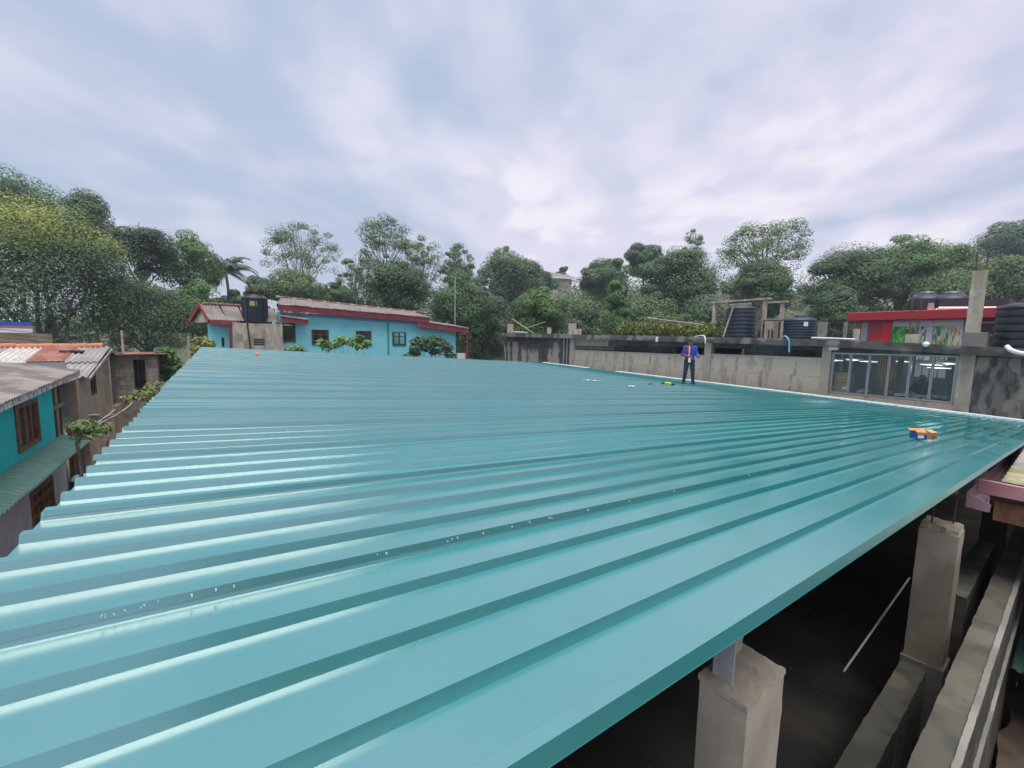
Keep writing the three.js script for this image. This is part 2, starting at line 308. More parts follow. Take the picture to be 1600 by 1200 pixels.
  for (const t of [0.012, 0.25, 0.5, 0.75, 0.985]) part('rafter', beam(roofAt(0.01, t).add(V(0, -0.22, 0)), roofAt(0.99, t).add(V(0, -0.22, 0)), 0.09, 0.17), M.steel, roofThing);
}

// ---------- concrete pillars and walls below the near edge ----------
{
  const t = thing('concrete_pillar', 'pale square concrete pillar with chipped top holding up the roof edge', 'pillar', V(1.6, 2.6, -0.66), 'pillars under the roof edge');
  const top = 5.72;
  part('shaft', rough(sub(1.46, 1.76, 2.6, top, -0.76, -0.585, 0.03), 0.003, 14, 31), M.concretePale, t);
  part('broken_top', [rough(sub(1.455, 1.763, top, top + 0.022, -0.766, -0.582, 0.012), 0.006, 40, 33), rough(sub(1.62, 1.73, top, top + 0.10, -0.762, -0.735, 0.012), 0.008, 30, 37)], M.concretePale, t);
  part('steel_stub', [box(1.50, 1.56, top, 6.0, -0.735, -0.727), box(1.50, 1.508, top, 6.0, -0.727, -0.66)], M.galv, t);
  const q = thing('concrete_pillar', 'tall grey concrete pillar with darker lower half beside the boundary wall', 'pillar', V(6.3, 2.6, -0.77), 'pillars under the roof edge');
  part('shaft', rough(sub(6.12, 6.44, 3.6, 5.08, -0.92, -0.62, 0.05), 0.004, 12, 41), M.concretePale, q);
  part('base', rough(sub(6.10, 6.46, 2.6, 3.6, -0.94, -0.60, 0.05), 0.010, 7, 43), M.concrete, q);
  part('broken_top', rough(sub(6.13, 6.43, 5.08, 5.14, -0.91, -0.63, 0.02), 0.02, 20, 47), M.concretePale, q);
  for (const [x, z] of [[6.2, -0.84], [6.36, -0.7]]) part('rebar', rod(V(x, 5.1, z), V(x + 0.02, 5.42, z), 0.008), M.rust, q);
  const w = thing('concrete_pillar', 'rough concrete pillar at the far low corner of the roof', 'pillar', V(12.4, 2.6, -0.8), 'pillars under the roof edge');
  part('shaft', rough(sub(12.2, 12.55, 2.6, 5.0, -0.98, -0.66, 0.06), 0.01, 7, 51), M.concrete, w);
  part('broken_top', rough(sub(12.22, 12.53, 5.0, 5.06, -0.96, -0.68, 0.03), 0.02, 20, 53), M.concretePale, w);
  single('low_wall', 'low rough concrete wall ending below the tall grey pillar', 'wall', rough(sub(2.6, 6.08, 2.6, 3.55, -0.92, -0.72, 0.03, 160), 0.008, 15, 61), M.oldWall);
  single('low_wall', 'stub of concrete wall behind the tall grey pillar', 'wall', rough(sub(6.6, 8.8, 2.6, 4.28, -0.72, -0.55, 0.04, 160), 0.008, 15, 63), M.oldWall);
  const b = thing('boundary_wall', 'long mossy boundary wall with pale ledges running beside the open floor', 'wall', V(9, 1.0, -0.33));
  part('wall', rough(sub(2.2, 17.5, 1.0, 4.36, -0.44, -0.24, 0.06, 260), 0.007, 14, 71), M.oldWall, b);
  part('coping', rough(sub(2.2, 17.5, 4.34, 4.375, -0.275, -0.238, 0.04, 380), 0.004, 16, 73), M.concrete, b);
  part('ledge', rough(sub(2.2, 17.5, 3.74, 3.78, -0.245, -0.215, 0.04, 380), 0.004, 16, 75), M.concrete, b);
  single('steel_pipe', 'thin galvanised pipe leaning across the dark floor', 'pipe', rod(V(5.62, 3.35, -1.30), V(7.0, 4.12, -1.08), 0.011), M.galv);
  // rubble and dry leaves on the dark floor: too many to count
  const rr = rng(5), gs = [];
  for (let k = 0; k < 420; k++) { const s = 0.008 + 0.035 * rr() * rr() * rr(), g = new THREE.DodecahedronGeometry(s, 0); g.scale(1, 0.5 + rr() * 0.5, 0.6 + rr()); g.rotateY(rr() * 6); g.translate(2.5 + rr() * 8, 2.6 + s * 0.3, -0.98 - rr() * 3.4); gs.push(g); }
  single('rubble', 'scattered rubble and grit on the dark floor', null, gs, M.soil, null, { kind: 'stuff' });
  single('unseen_terrace', 'unseen concrete slab added under the viewpoint to block light below the roof edge', 'unseen_terrace', sub(-4, 1.15, 0, 5.4, -0.28, 5, 0.6), M.concrete);  // out of view, added to block light from the pillar face and floor
  // unseen walls added to keep light out of the storey below the roof
  single('side_wall', 'plain unseen concrete wall added under the far edge of the roof', 'wall', box(-0.2, 18.2, 0, 5.1, -21.45, -21.25), M.concrete);
  single('side_wall', 'plain unseen concrete wall added under the high edge of the roof', 'wall', box(-0.35, -0.15, 0, 5.9, -21.25, -0.9), M.concrete);
}

// ---------- long concrete building beyond the low edge ----------
const slabTop = z => z < -6 ? mix(7.64, 7.30, (z + 28) / 22) : mix(7.30, 6.86, (z + 6) / 9);
function setUV(g, fn) { g = g.index ? g.toNonIndexed() : g; const p = g.attributes.position, u = new Float32Array(p.count * 2); for (let i = 0; i < p.count; i++) { const q = fn(p.getX(i), p.getY(i), p.getZ(i)); u[2 * i] = q[0]; u[2 * i + 1] = q[1]; } g.setAttribute('uv', new THREE.BufferAttribute(u, 2)); return g; }
{
  const t = thing('concrete_building', 'long unfinished concrete building with flat slab roof and a band of windows', 'building', V(22, 0, -12));
  const FX = 19;
  // stained end wall: black weathering with pale patches where it has washed off
  const zs = px => P.X(px, 550, FX).z, pale = [[793, 797, 4.9, 7.0], [800, 809, 4.9, 7.05], [815, 822, 4.9, 6.5], [824, 841, 4.9, 6.35], [856, 861, 4.9, 6.6], [863, 873, 4.9, 6.95]].map(a => [zs(a[0]), zs(a[1]), a[2], a[3]]);
  const stain = tex(512, 256, (u, v) => {
    const z = -28 + u * 9, y = 4.4 + v * 3, e = fbm(u * 34, v * 9, 34, 5, 301), f = fbm(u * 90, v * 12, 90, 4, 311);
    let k = 0.12 * e; for (const [a, b, c, d] of pale) { const m = (a + b) / 2, w = Math.abs(b - a) / 2; k = Math.max(k, step(w * 1.35, w * 0.6, Math.abs(z - m) + (e - 0.5) * 0.5) * step(d + 0.3, d - 0.3, y + (f - 0.5) * 1.2)); }
    k *= 0.75 + 0.5 * f; const base = lerp3([0.040, 0.040, 0.048], [0.085, 0.083, 0.088], step(0.35, 0.7, f)); return lerp3(base, [0.40, 0.345, 0.28], clamp(k));
  });
  const mStain = new THREE.MeshStandardMaterial({ map: stain, roughness: 0.9, side: THREE.DoubleSide });
  part('stained_wall', setUV(box(FX, FX + 0.25, 0, 7.32, -27.4, -20.05), (x, y, z) => [(z + 28) / 9, (y - 4.4) / 3]), mStain, t, { uv: true, label: 'blackened end wall with pale washed patches' });
  part('edge_beam', rough(sub(FX - 0.06, FX - 0.002, 6.98, 7.5, -27.4, -20.05, 0.2), 0.006, 5, 81), M.concreteDark, t);
  // half walls of cement blocks between columns
  const cols = [[-20.05, -19.65], [-10.78, -10.45], [-6.05, -5.76], [-2.42, -2.08]];
  const half = [[-19.65, -10.78, 6.46], [-10.45, -6.05, 6.54]];
  // the cement render shows the courses of big blocks as faint panels with stained joints
  const panel = tex(1024, 256, (u, v) => {
    const z = u * 14, y = v * 2.4, row = Math.floor(y / 0.62), off = h2(row, 3, 5) * 1.3, cw = 1.15, c = (z + off) / cw, ci = Math.floor(c), e = fbm(u * 40, v * 10, 40, 5, 401), f = fbm(u * 120, v * 14, 120, 4, 411);
    const jz = Math.abs(c - Math.round(c)) * cw, jy = Math.abs(y / 0.62 - Math.round(y / 0.62)) * 0.62, j = step(0.10, 0.0, jz + (e - 0.5) * 0.16) * 0.8 + step(0.06, 0.0, jy + (e - 0.5) * 0.1) * 0.4;
    let q = lerp3([0.62, 0.54, 0.43], [0.52, 0.45, 0.36], clamp(h2(ci, row, 9) * 0.6 + (e - 0.3) * 0.9)); q = lerp3(q, [0.20, 0.175, 0.14], clamp(j * step(0.35, 0.6, f)) * 0.8); const s = step(0.55, 0.72, fbm(u * 60, v * 3, 60, 4, 421)) * 0.45; return lerp3(q, [0.24, 0.215, 0.185], s);
  });
  const mPanel = new THREE.MeshStandardMaterial({ map: panel, roughness: 0.92, side: THREE.DoubleSide });
  for (const [a, b, y] of half) {
    part('half_wall', setUV(box(FX, FX + 0.2, 0, y, a, b), (x, yy, z) => [(z + 20) / 14, (yy - 4.6) / 2.4]), mPanel, t, { uv: true });
    part('wall_cap', rough(sub(FX - 0.03, FX + 0.22, y, y + 0.05, a, b, 0.15), 0.006, 6, 85), M.cement, t);
  }
  for (const [a, b] of cols) part('column', rough(sub(FX - 0.05, FX + 0.3, 0, slabTop(a) - 0.26, a, b, 0.12), 0.005, 5, 87), a === -2.42 ? M.concretePale : M.cement, t);
  part('sill_wall', setUV(box(FX, FX + 0.2, 0, 5.26, -5.76, -2.42), (x, y, z) => [(z + 20) / 14, (y - 4.6) / 2.4]), mPanel, t, { uv: true });
  part('lintel', rough(sub(FX + 0.02, FX + 0.25, 6.80, 6.98, -5.76, -2.42, 0.2), 0.004, 5, 89), M.slabEdge, t);
  part('mossy_wall', rough(sub(FX, FX + 0.25, 0, 6.78, -2.08, 5, 0.15), 0.01, 4, 91), M.mossWall, t, { label: 'weathered wall blotched with black mould and pale lichen' });
  // the roof slab, with a ragged dark edge
  {
    const pos = [], idx = [], n = 60, X0 = 18.55, X1 = 31;
    for (let i = 0; i <= n; i++) { const z = mix(-28, 5.5, i / n), y = slabTop(z), j = (vn(z * 2.3, 3, 4096, 97) - 0.5) * 0.05, k = (vn(z * 3.1, 8, 4096, 98) - 0.5) * 0.05; for (const [x, yy] of [[X0 + j, y - 0.27 + k * 0.6], [X0 + j, y + k * 0.5], [X1, y], [X1, y - 0.27]]) pos.push(x, yy, z); }
    for (let i = 0; i < n; i++) for (let s = 0; s < 4; s++) { const a = i * 4 + s, b = i * 4 + (s + 1) % 4; idx.push(a, b, a + 4, b, b + 4, a + 4); }
    let g = new THREE.BufferGeometry(); g.setAttribute('position', new THREE.Float32BufferAttribute(pos, 3)); g.setIndex(idx); g = g.toNonIndexed(); g.computeVertexNormals();
    part('roof_slab', [g, box(X0, X1, slabTop(-28) - 0.27, slabTop(-28), -28.02, -28)], M.slabEdge, t);
  }
  // ventilation blocks above the half walls: square holes in a thin screen
  const vent = (z0, z1, y0, y1, cz, cy, m = M.concrete) => { const gs = []; for (let k = 0; k <= cz; k++) { const z = mix(z0, z1, k / cz); gs.push(box(FX + 0.10, FX + 0.17, y0, y1, z - 0.022, z + 0.022)); } for (let k = 0; k <= cy; k++) { const y = mix(y0, y1, k / cy); gs.push(box(FX + 0.105, FX + 0.165, y - 0.02, y + 0.02, z0, z1)); } return part('vent_block', gs, m, t); };
  for (let z = -19.6; z < -12.5; z += 0.8) vent(z, z + 0.78, 6.52, 6.80, 4, 2, z < -16.5 ? M.concrete : M.concreteDark);
  for (let z = -9.0; z < -7.8; z += 0.6) vent(z, z + 0.58, 6.66, 6.86, 4, 2, M.concreteDark);
  part('upper_wall', box(FX + 0.12, FX + 0.2, 6.82, 7.3, -19.65, -16.9), M.tan, t);
  part('upper_wall', box(FX + 0.16, FX + 0.22, 6.86, 7.2, -16.8, -6.05), M.concreteDark, t);
  // the room behind
  part('room_floor', box(FX + 0.2, 26.5, 4.3, 4.4, -19.6, 4.9), M.interior, t);
  part('room_back', [box(26.5, 26.7, 0, 7.05, -27.4, -4.8), box(26.5, 26.7, 0, 7.0, -3.75, 5), box(26.5, 26.7, 0, 5.7, -4.8, -3.75), box(26.5, 26.7, 6.65, 7.0, -4.8, -3.75)], M.interior, t);
  for (const z of [-27.4, -20.0, -9.2, 4.8]) part('room_wall', box(FX + 0.26, 26.48, 0, 7.0, z, z + 0.15), M.interior, t);
  for (let k = 1; k < 4; k++) part('back_window_bar', box(26.52, 26.58, 5.7, 6.65, -4.8 + k * 0.26 - 0.02, -4.8 + k * 0.26 + 0.02), M.alu, t);
  part('back_window_bar', box(26.52, 26.58, 6.15, 6.19, -4.8, -3.75), M.alu, t);
  // window band: six lights in an aluminium frame
  const wy0 = 5.28, wy1 = 6.80, wz0 = -5.74, wz1 = -2.44;
  const wf = part('window_frame', [box(FX + 0.03, FX + 0.11, wy0, wy0 + 0.05, wz0, wz1), box(FX + 0.03, FX + 0.11, wy1 - 0.05, wy1, wz0, wz1)], M.alu, t);
  for (let k = 0; k <= 6; k++) { const z = mix(wz0 + 0.03, wz1 - 0.03, k / 6); part('mullion', [box(FX + 0.02, FX + 0.12, wy0 + 0.05, wy1 - 0.05, z - 0.034, z - 0.008), box(FX + 0.02, FX + 0.12, wy0 + 0.05, wy1 - 0.05, z + 0.008, z + 0.034), box(FX + 0.05, FX + 0.10, wy0 + 0.05, wy1 - 0.05, z - 0.008, z + 0.008)], M.alu, wf); }
  for (let k = 0; k < 6; k++) { const a = mix(wz0 + 0.03, wz1 - 0.03, k / 6) + 0.035, b = mix(wz0 + 0.03, wz1 - 0.03, (k + 1) / 6) - 0.035; part('pane', box(FX + 0.07, FX + 0.074, wy0 + 0.05, wy1 - 0.05, a, b), M.glass, wf); }
  // pipes on the face
  for (const px of [880.5, 885.5]) { const q = P.X(px, 560, FX - 0.09); part('drain_pipe', rod(V(FX - 0.09, 3.5, q.z), V(FX - 0.09, 7.6, q.z), 0.03), M.galv, t); }
  { const q = P.X(788, 560, FX - 0.1); part('drain_pipe', tube([V(FX - 0.1, 3.5, q.z + 0.2), V(FX - 0.1, 6.2, q.z + 0.1), V(FX - 0.1, 7.2, q.z - 0.3), V(FX - 0.2, 7.6, q.z - 0.6)], 0.05), M.concretePale, t); }
}
// things in and on the concrete building
{
  const zAt = px => P.X(px, 580, 19).z;
  const b1 = thing('cardboard_box', 'plain brown cardboard box standing on another inside the window', 'box', V(19.55, 5.66, -5.45), 'cartons inside the window');
  const card = mottled([0.45, 0.28, 0.16], [0.40, 0.245, 0.135], { metres: 0.7 });
  const carton = (t, y) => { part('carton', rbox(19.3, 19.8, y, y + 0.37, -5.70, -5.18, 0.008), card, t); part('tape', box(19.294, 19.299, y + 0.17, y + 0.21, -5.69, -5.19), plain([0.50, 0.36, 0.22], 0.3), t); };
  carton(b1, 5.68);
  const b2 = thing('cardboard_box', 'brown cardboard box with white label at the bottom of the stack inside the window', 'box', V(19.55, 5.3, -5.45), 'cartons inside the window');
  carton(b2, 5.30); part('label', box(19.288, 19.293, 5.42, 5.52, -5.42, -5.28), M.white, b2);
  const bs = thing('desk', 'long low desk inside the window covered with papers', 'desk', V(20, 4.4, -4));
  part('desk_top', box(19.25, 20.3, 5.24, 5.30, -5.7, -2.5), M.woodDark, bs);
  for (const z of [-5.6, -4.1, -2.6]) part('leg', box(19.4, 20.2, 4.4, 5.24, z - 0.03, z + 0.03), M.dark, bs);
  // curtain gathered in a knot
  const cur = mottled([0.42, 0.22, 0.085], [0.34, 0.17, 0.06], { metres: 0.9, streak: 5 });
  const ct = (z, w, label) => { const pos = [], idx = [], n = 40, m = 16; for (let i = 0; i <= m; i++) for (let j = 0; j <= n; j++) { const a = i / m, b = j / n, wd = w * (a < 0.5 ? 1 - 0.1 * a : mix(1, 0.22, step(0.5, 0.92, a)) + (a > 0.92 ? (a - 0.92) * 3 : 0)), zz = z + (b - 0.5) * wd; pos.push(19.34 + 0.045 * Math.sin(b * 34) * Math.min(1, wd / w + 0.2) + 0.03 * Math.sin(b * 11), mix(6.72, 5.36, a), zz); } for (let i = 0; i < m; i++) for (let j = 0; j < n; j++) { const k = i * (n + 1) + j; idx.push(k, k + 1, k + n + 1, k + 1, k + n + 2, k + n + 1); } const g = new THREE.BufferGeometry(); g.setAttribute('position', new THREE.Float32BufferAttribute(pos, 3)); g.setIndex(idx); g.computeVertexNormals();
    single('curtain', label, 'curtain', g, cur, 'tied curtains behind the window'); };
  ct(mix(zAt(1366), zAt(1396), 0.45), 0.50, 'wide ochre curtain tied in a knot behind the window');
  ct(zAt(1402), 0.17, 'narrow strip of ochre curtain beside the wide tied one');
  // papers and bundles heaped on the desk
  const rr = rng(41), tones = [[0.6, 0.6, 0.62], [0.30, 0.31, 0.33], [0.05, 0.05, 0.06], [0.45, 0.46, 0.5], [0.25, 0.02, 0.04], [0.12, 0.13, 0.14]].map(c => plain(c, 0.7));
  for (let k = 0; k < 26; k++) { const z = -5.05 + rr() * 2.45, x = 19.32 + rr() * 0.75, w = 0.1 + rr() * 0.22, g = new RoundedBoxGeometry(w, 0.04 + rr() * 0.09, 0.08 + rr() * 0.14, 1, 0.015); g.rotateY(rr() * 3); g.rotateX((rr() - 0.5) * 0.4); g.translate(x, 5.35 + rr() * 0.07, z); const q = rr() * 6 | 0; single('paper_bundle', ['white', 'mid grey', 'black', 'pale grey', 'dark red', 'charcoal'][q] + ' bundle in the heap on the desk behind the window', 'bundle', g, tones[q], ['white', 'mid grey', 'black', 'pale grey', 'dark red', 'charcoal'][q] + ' bundles on the desk'); }
  // tube lamps on the ceiling of the room
  const glow = new THREE.MeshStandardMaterial({ color: 0xffffff, emissive: rgb(0.9, 0.97, 1.0), emissiveIntensity: 0.45, side: THREE.DoubleSide });
  for (const [px, py, X] of [[1304, 563, 22], [1335, 562.5, 23], [1357, 565, 22], [1409, 565, 25.2], [1455, 570, 21.6], [1467, 575, 20.6], [1481, 568.5, 22.2]]) {
    const c = P.X(px, py, X), t = thing('tube_lamp', 'lit fluorescent tube hanging in the dark room behind the window', 'lamp', c, 'tube lamps in the room');
    part('tube', rod(c.clone().add(V(0, 0, -0.3)), c.clone().add(V(0, 0, 0.3)), 0.014), glow, t); part('batten', box(c.x - 0.025, c.x + 0.025, c.y + 0.022, c.y + 0.07, c.z - 0.32, c.z + 0.32), M.white, t);
    const l = new THREE.PointLight(rgb(0.9, 0.97, 1.0), 0.12, 0); l.position.set(c.x, c.y - 0.06, c.z); l.castShadow = true; l.shadow.radius = 3; scene.add(l);
  }
  // tanks
  function tank(name, label, x, y, z, r, h, mat, rings, lid = true) {
    const t = thing(name, label, 'water tank', V(x, y, z), 'black plastic water tanks'); const pr = [[0, 0], [r * 0.97, 0], [r, 0.03]]; const n = rings;
    for (let k = 0; k < n; k++) { const a = 0.06 + (h - 0.28) * k / n, b = 0.06 + (h - 0.28) * (k + 1) / n, m = (b - a); pr.push([r, a], [r * 1.0, a + m * 0.55], [r * 0.955, a + m * 0.68], [r * 0.955, a + m * 0.86], [r, b]); }
    pr.push([r, h - 0.20], [r * 0.95, h - 0.13], [r * 0.55, h - 0.05], [r * 0.34, h - 0.03], [r * 0.34, h]);
    part('body', lathe(pr, x, y, z, 36), mat, t); if (lid) part('lid', lathe([[0, 0.07], [r * 0.30, 0.06], [r * 0.40, 0.02], [r * 0.40, -0.03]], x, y + h, z, 24), mat, t);
    return t;
  }
  const T1 = P.X(1155, 527, 20.3); tank('water_tank', 'tall ribbed blue black water tank with leaning pole in front of it', 20.3, slabTop(T1.z), T1.z, 0.64, 1.55, M.tankBlue, 7, false);
  const T2 = P.X(1248, 527, 20.6), t2 = tank('water_tank', 'short ribbed blue black water tank with square white sticker', 20.6, slabTop(T2.z), T2.z, 0.60, 0.98, M.tankBlue, 6);
  { const d = V(-0.83, 0, 0.55), c = V(20.6, slabTop(T2.z) + 0.62, T2.z).addScaledVector(d, 0.59); part('sticker', beam(c.clone().add(V(0.03, -0.09, 0.06)), c.clone().add(V(0.03, 0.09, 0.06)), 0.15, 0.02, d), M.white, t2); }
  const T3 = P.X(1606, 545, 20.3); tank('water_tank', 'very large horizontally ribbed black water tank beside the bare pillar', 20.3, slabTop(T3.z) + 0.02, T3.z, 0.76, 1.42, M.tank, 5);
  // frame hut behind the first tank
  const hz0 = P.X(1110, 526, 21.3).z, hz1 = P.X(1195, 526, 21.3).z, hy = slabTop(hz0), ht = 1.78;
  const hut = thing('open_shelter', 'bare concrete frame shelter standing behind the tall water tank', 'shelter', V(21.8, hy, (hz0 + hz1) / 2));
  for (const [x, z] of [[21.3, hz0 + 0.12], [21.3, hz1 - 0.1], [23.2, hz0 + 0.12], [23.2, hz1 - 0.1]]) part('post', rough(sub(x - 0.07, x + 0.07, hy - 0.05, hy + ht, z - 0.07, z + 0.07, 0.1), 0.008, 6, 103), M.concretePale, hut);
  part('top_beam', rough(sub(21.18, 21.42, hy + ht, hy + ht + 0.09, hz0 - 0.05, hz1 + 0.12, 0.1), 0.01, 6, 105), M.concretePale, hut);
  part('top_beam', rough(sub(23.08, 23.32, hy + ht, hy + ht + 0.09, hz0 - 0.05, hz1 + 0.12, 0.1), 0.01, 6, 106), M.concretePale, hut);
  part('back_wall', box(23.15, 23.25, hy, hy + 1.0, hz0 + 0.2, hz1 - 0.2), M.block, hut);
  part('side_wall', rough(sub(21.4, 21.55, hy, hy + 1.75, hz1 - 0.75, hz1 - 0.22, 0.1), 0.006, 6, 107), M.mossWall, hut);
  for (const dz of [0.35, 0.5]) part('rebar', rod(V(21.2, hy, hz0 + dz), V(21.2, hy + ht, hz0 + dz + 0.02), 0.012), M.rust, hut);
  single('leaning_pole', 'pale pole leaning in front of the tall water tank', 'pole', rod(V(19.5, hy - 0.02, P.X(1130, 526, 19.5).z), P.X(1146, 478, 19.6), 0.035), M.concretePale);
  // stand of crossed timbers
  const sz0 = P.X(1193, 526, 20.4).z, sz1 = P.X(1222, 526, 20.4).z, sy = slabTop(sz0), st = thing('timber_stand', 'small timber stand with V braces between the two water tanks', 'stand', V(20.5, sy, (sz0 + sz1) / 2));
  part('top', box(20.1, 20.9, sy + 0.80, sy + 0.86, sz0 - 0.05, sz1 + 0.05), M.barkPale, st);
  for (const z of [sz0 + 0.06, sz1 - 0.06]) part('leg', rod(V(20.2, sy, z), V(20.2, sy + 0.8, z), 0.045), M.woodDark, st);
  const zm = (sz0 + sz1) / 2; for (const s of [-1, 1]) part('brace', rod(V(20.15, sy + 0.34, zm + s * 0.03), V(20.15, sy + 0.78, zm + s * 0.36), 0.03), M.barkPale, st);
  for (const s of [-1, 1]) part('leg', rod(V(20.15, sy, zm + s * 0.08), V(20.15, sy + 0.4, zm + s * 0.06), 0.035), M.dark, st);
  // bare pillar with bars on top
  { const a = P.X(1516, 547, 19.6), b = P.X(1521, 424, 19.6), t = thing('bare_pillar', 'tall bare weathered concrete pillar with rusty bars on its top', 'pillar', V(19.6, slabTop(a.z), a.z)); part('shaft', rough(sub(19.45, 19.75, slabTop(a.z) - 0.3, b.y, a.z - 0.15, a.z + 0.15, 0.07), 0.012, 5, 111), M.concretePale, t); part('base', rough(sub(19.3, 19.95, slabTop(a.z) - 0.05, slabTop(a.z) + 0.42, a.z - 0.16, a.z + 0.34, 0.08), 0.02, 5, 113), M.concrete, t); for (const [i, j] of [[-1, -1], [1, -1], [-1, 1], [1, 1]]) part('rebar', rod(V(19.6 + i * 0.1, b.y - 0.05, a.z + j * 0.1), V(19.6 + i * 0.11, b.y + 0.55, a.z + j * 0.12), 0.011), M.rust, t); }
  // stubs of columns with starter bars
  const stub = (px, h, w, label, X = 19.3, bar = 0.6) => { const q = P.X(px, 521, X), y = slabTop(q.z), t = thing('column_stub', label, 'column', V(X, y, q.z), 'column stubs on the slab'); part('stub', rough(sub(X - w / 2, X + w / 2, y - 0.05, y + h, q.z - w / 2, q.z + w / 2, 0.08), 0.015, 7, 121 + px), M.concretePale, t); for (const [i, j] of [[-1, -1], [1, -1], [-1, 1], [1, 1]]) part('rebar', rod(V(X + i * w * 0.3, y + h - 0.05, q.z + j * w * 0.3), V(X + i * w * 0.34, y + h + bar, q.z + j * w * 0.36), 0.012), M.rust, t); };
  stub(797, 0.75, 0.36, 'column stub with rusty bars at the far end of the slab, beside propped sticks');
  stub(858, 0.5, 0.22, 'thin pale column stub among the trees on the slab', 20.5, 0.1);
  stub(894, 0.72, 0.36, 'column stub with tall rusty bars above the twin drain pipes', 19.3, 0.9);
  stub(904, 0.36, 0.26, 'short block beside the stub above the drain pipes', 19.3, 0.05);
  stub(1427, 0.30, 0.32, 'low stub with tall starter bars in front of the green posters', 19.3, 1.2);
  stub(1338, 0.55, 0.2, 'thin stub at the corner of the red shop front', 24, 0.3);
  for (const [a, b, l] of [[[800, 498], [834, 521], 'dead branch sloping down to the slab'], [[823, 513], [852, 503], 'pale dead branch rising over the stained wall'], [[1012, 497], [1100, 508], 'pole lying over the weeds on the slab'], [[800, 518.5], [824, 519.5], 'white pipe lying at the edge of the stained wall']]) single('stick', l, 'branch', rod(P.X(a[0], a[1], 19.6), P.X(b[0], b[1], 19.4), 0.05, 0.035), l.includes('white') ? M.white : M.barkPale);
  // hoses, lamp and pipes at the slab edge
  single('blue_hose', 'light blue hose hanging over the slab edge', 'hose', tube([P.X(1222, 528, 19.2), P.X(1228, 527.5, 18.5), P.X(1232, 532, 18.48), P.X(1233, 552, 18.5)].map(v => v.add(V(0, 0.04, 0))), 0.03), plain([0.16, 0.42, 0.60], 0.5));
  single('white_pipe', 'thin white pipe lying along the slab edge', 'pipe', tube([P.X(1268, 528, 18.9), P.X(1300, 530, 18.75), P.X(1336, 533, 18.7)].map(v => v.setY(slabTop(v.z) + 0.04)), 0.03), M.white);
  single('white_pipe', 'bent white pipe poking over the slab edge near the worker', 'pipe', tube([P.X(1085, 527, 19), P.X(1100, 526, 18.6), P.X(1102, 532, 18.5), P.X(1102, 538, 18.5)].map(v => v.add(V(0, 0.03, 0))), 0.025), M.white);
  single('white_pipe', 'short white pipe end under the slab edge above the worker', 'pipe', rod(P.X(1027, 526, 18.5), P.X(1026, 534, 18.5), 0.06), M.white);
  single('white_pipe', 'thick white pipe curling below the very large tank', 'pipe', tube([P.X(1573, 541, 18.5), P.X(1580, 547, 18.4), P.X(1592, 551, 18.4), P.X(1620, 555, 18.4)], 0.06), M.white);
  { const q = P.X(1303, 543.5, 18.8), t = thing('flood_lamp', 'white unlit flood lamp box under the slab edge', 'lamp', q); part('housing', rbox(q.x - 0.06, q.x + 0.1, q.y - 0.08, q.y + 0.08, q.z - 0.15, q.z + 0.15, 0.02), M.white, t); part('arm', rod(q.clone().add(V(0.05, 0.07, 0)), V(q.x + 0.05, slabTop(q.z) - 0.26, q.z), 0.015), M.alu, t); }
  { const q = P.X(1447, 538, 18.5), g = new THREE.SphereGeometry(0.085, 16, 12); g.translate(q.x, q.y, q.z); single('globe_lamp', 'small white globe lamp on the slab edge under the posters', 'lamp', [g, rod(q, q.clone().add(V(0.25, 0.02, 0)), 0.02)], M.white); }
}

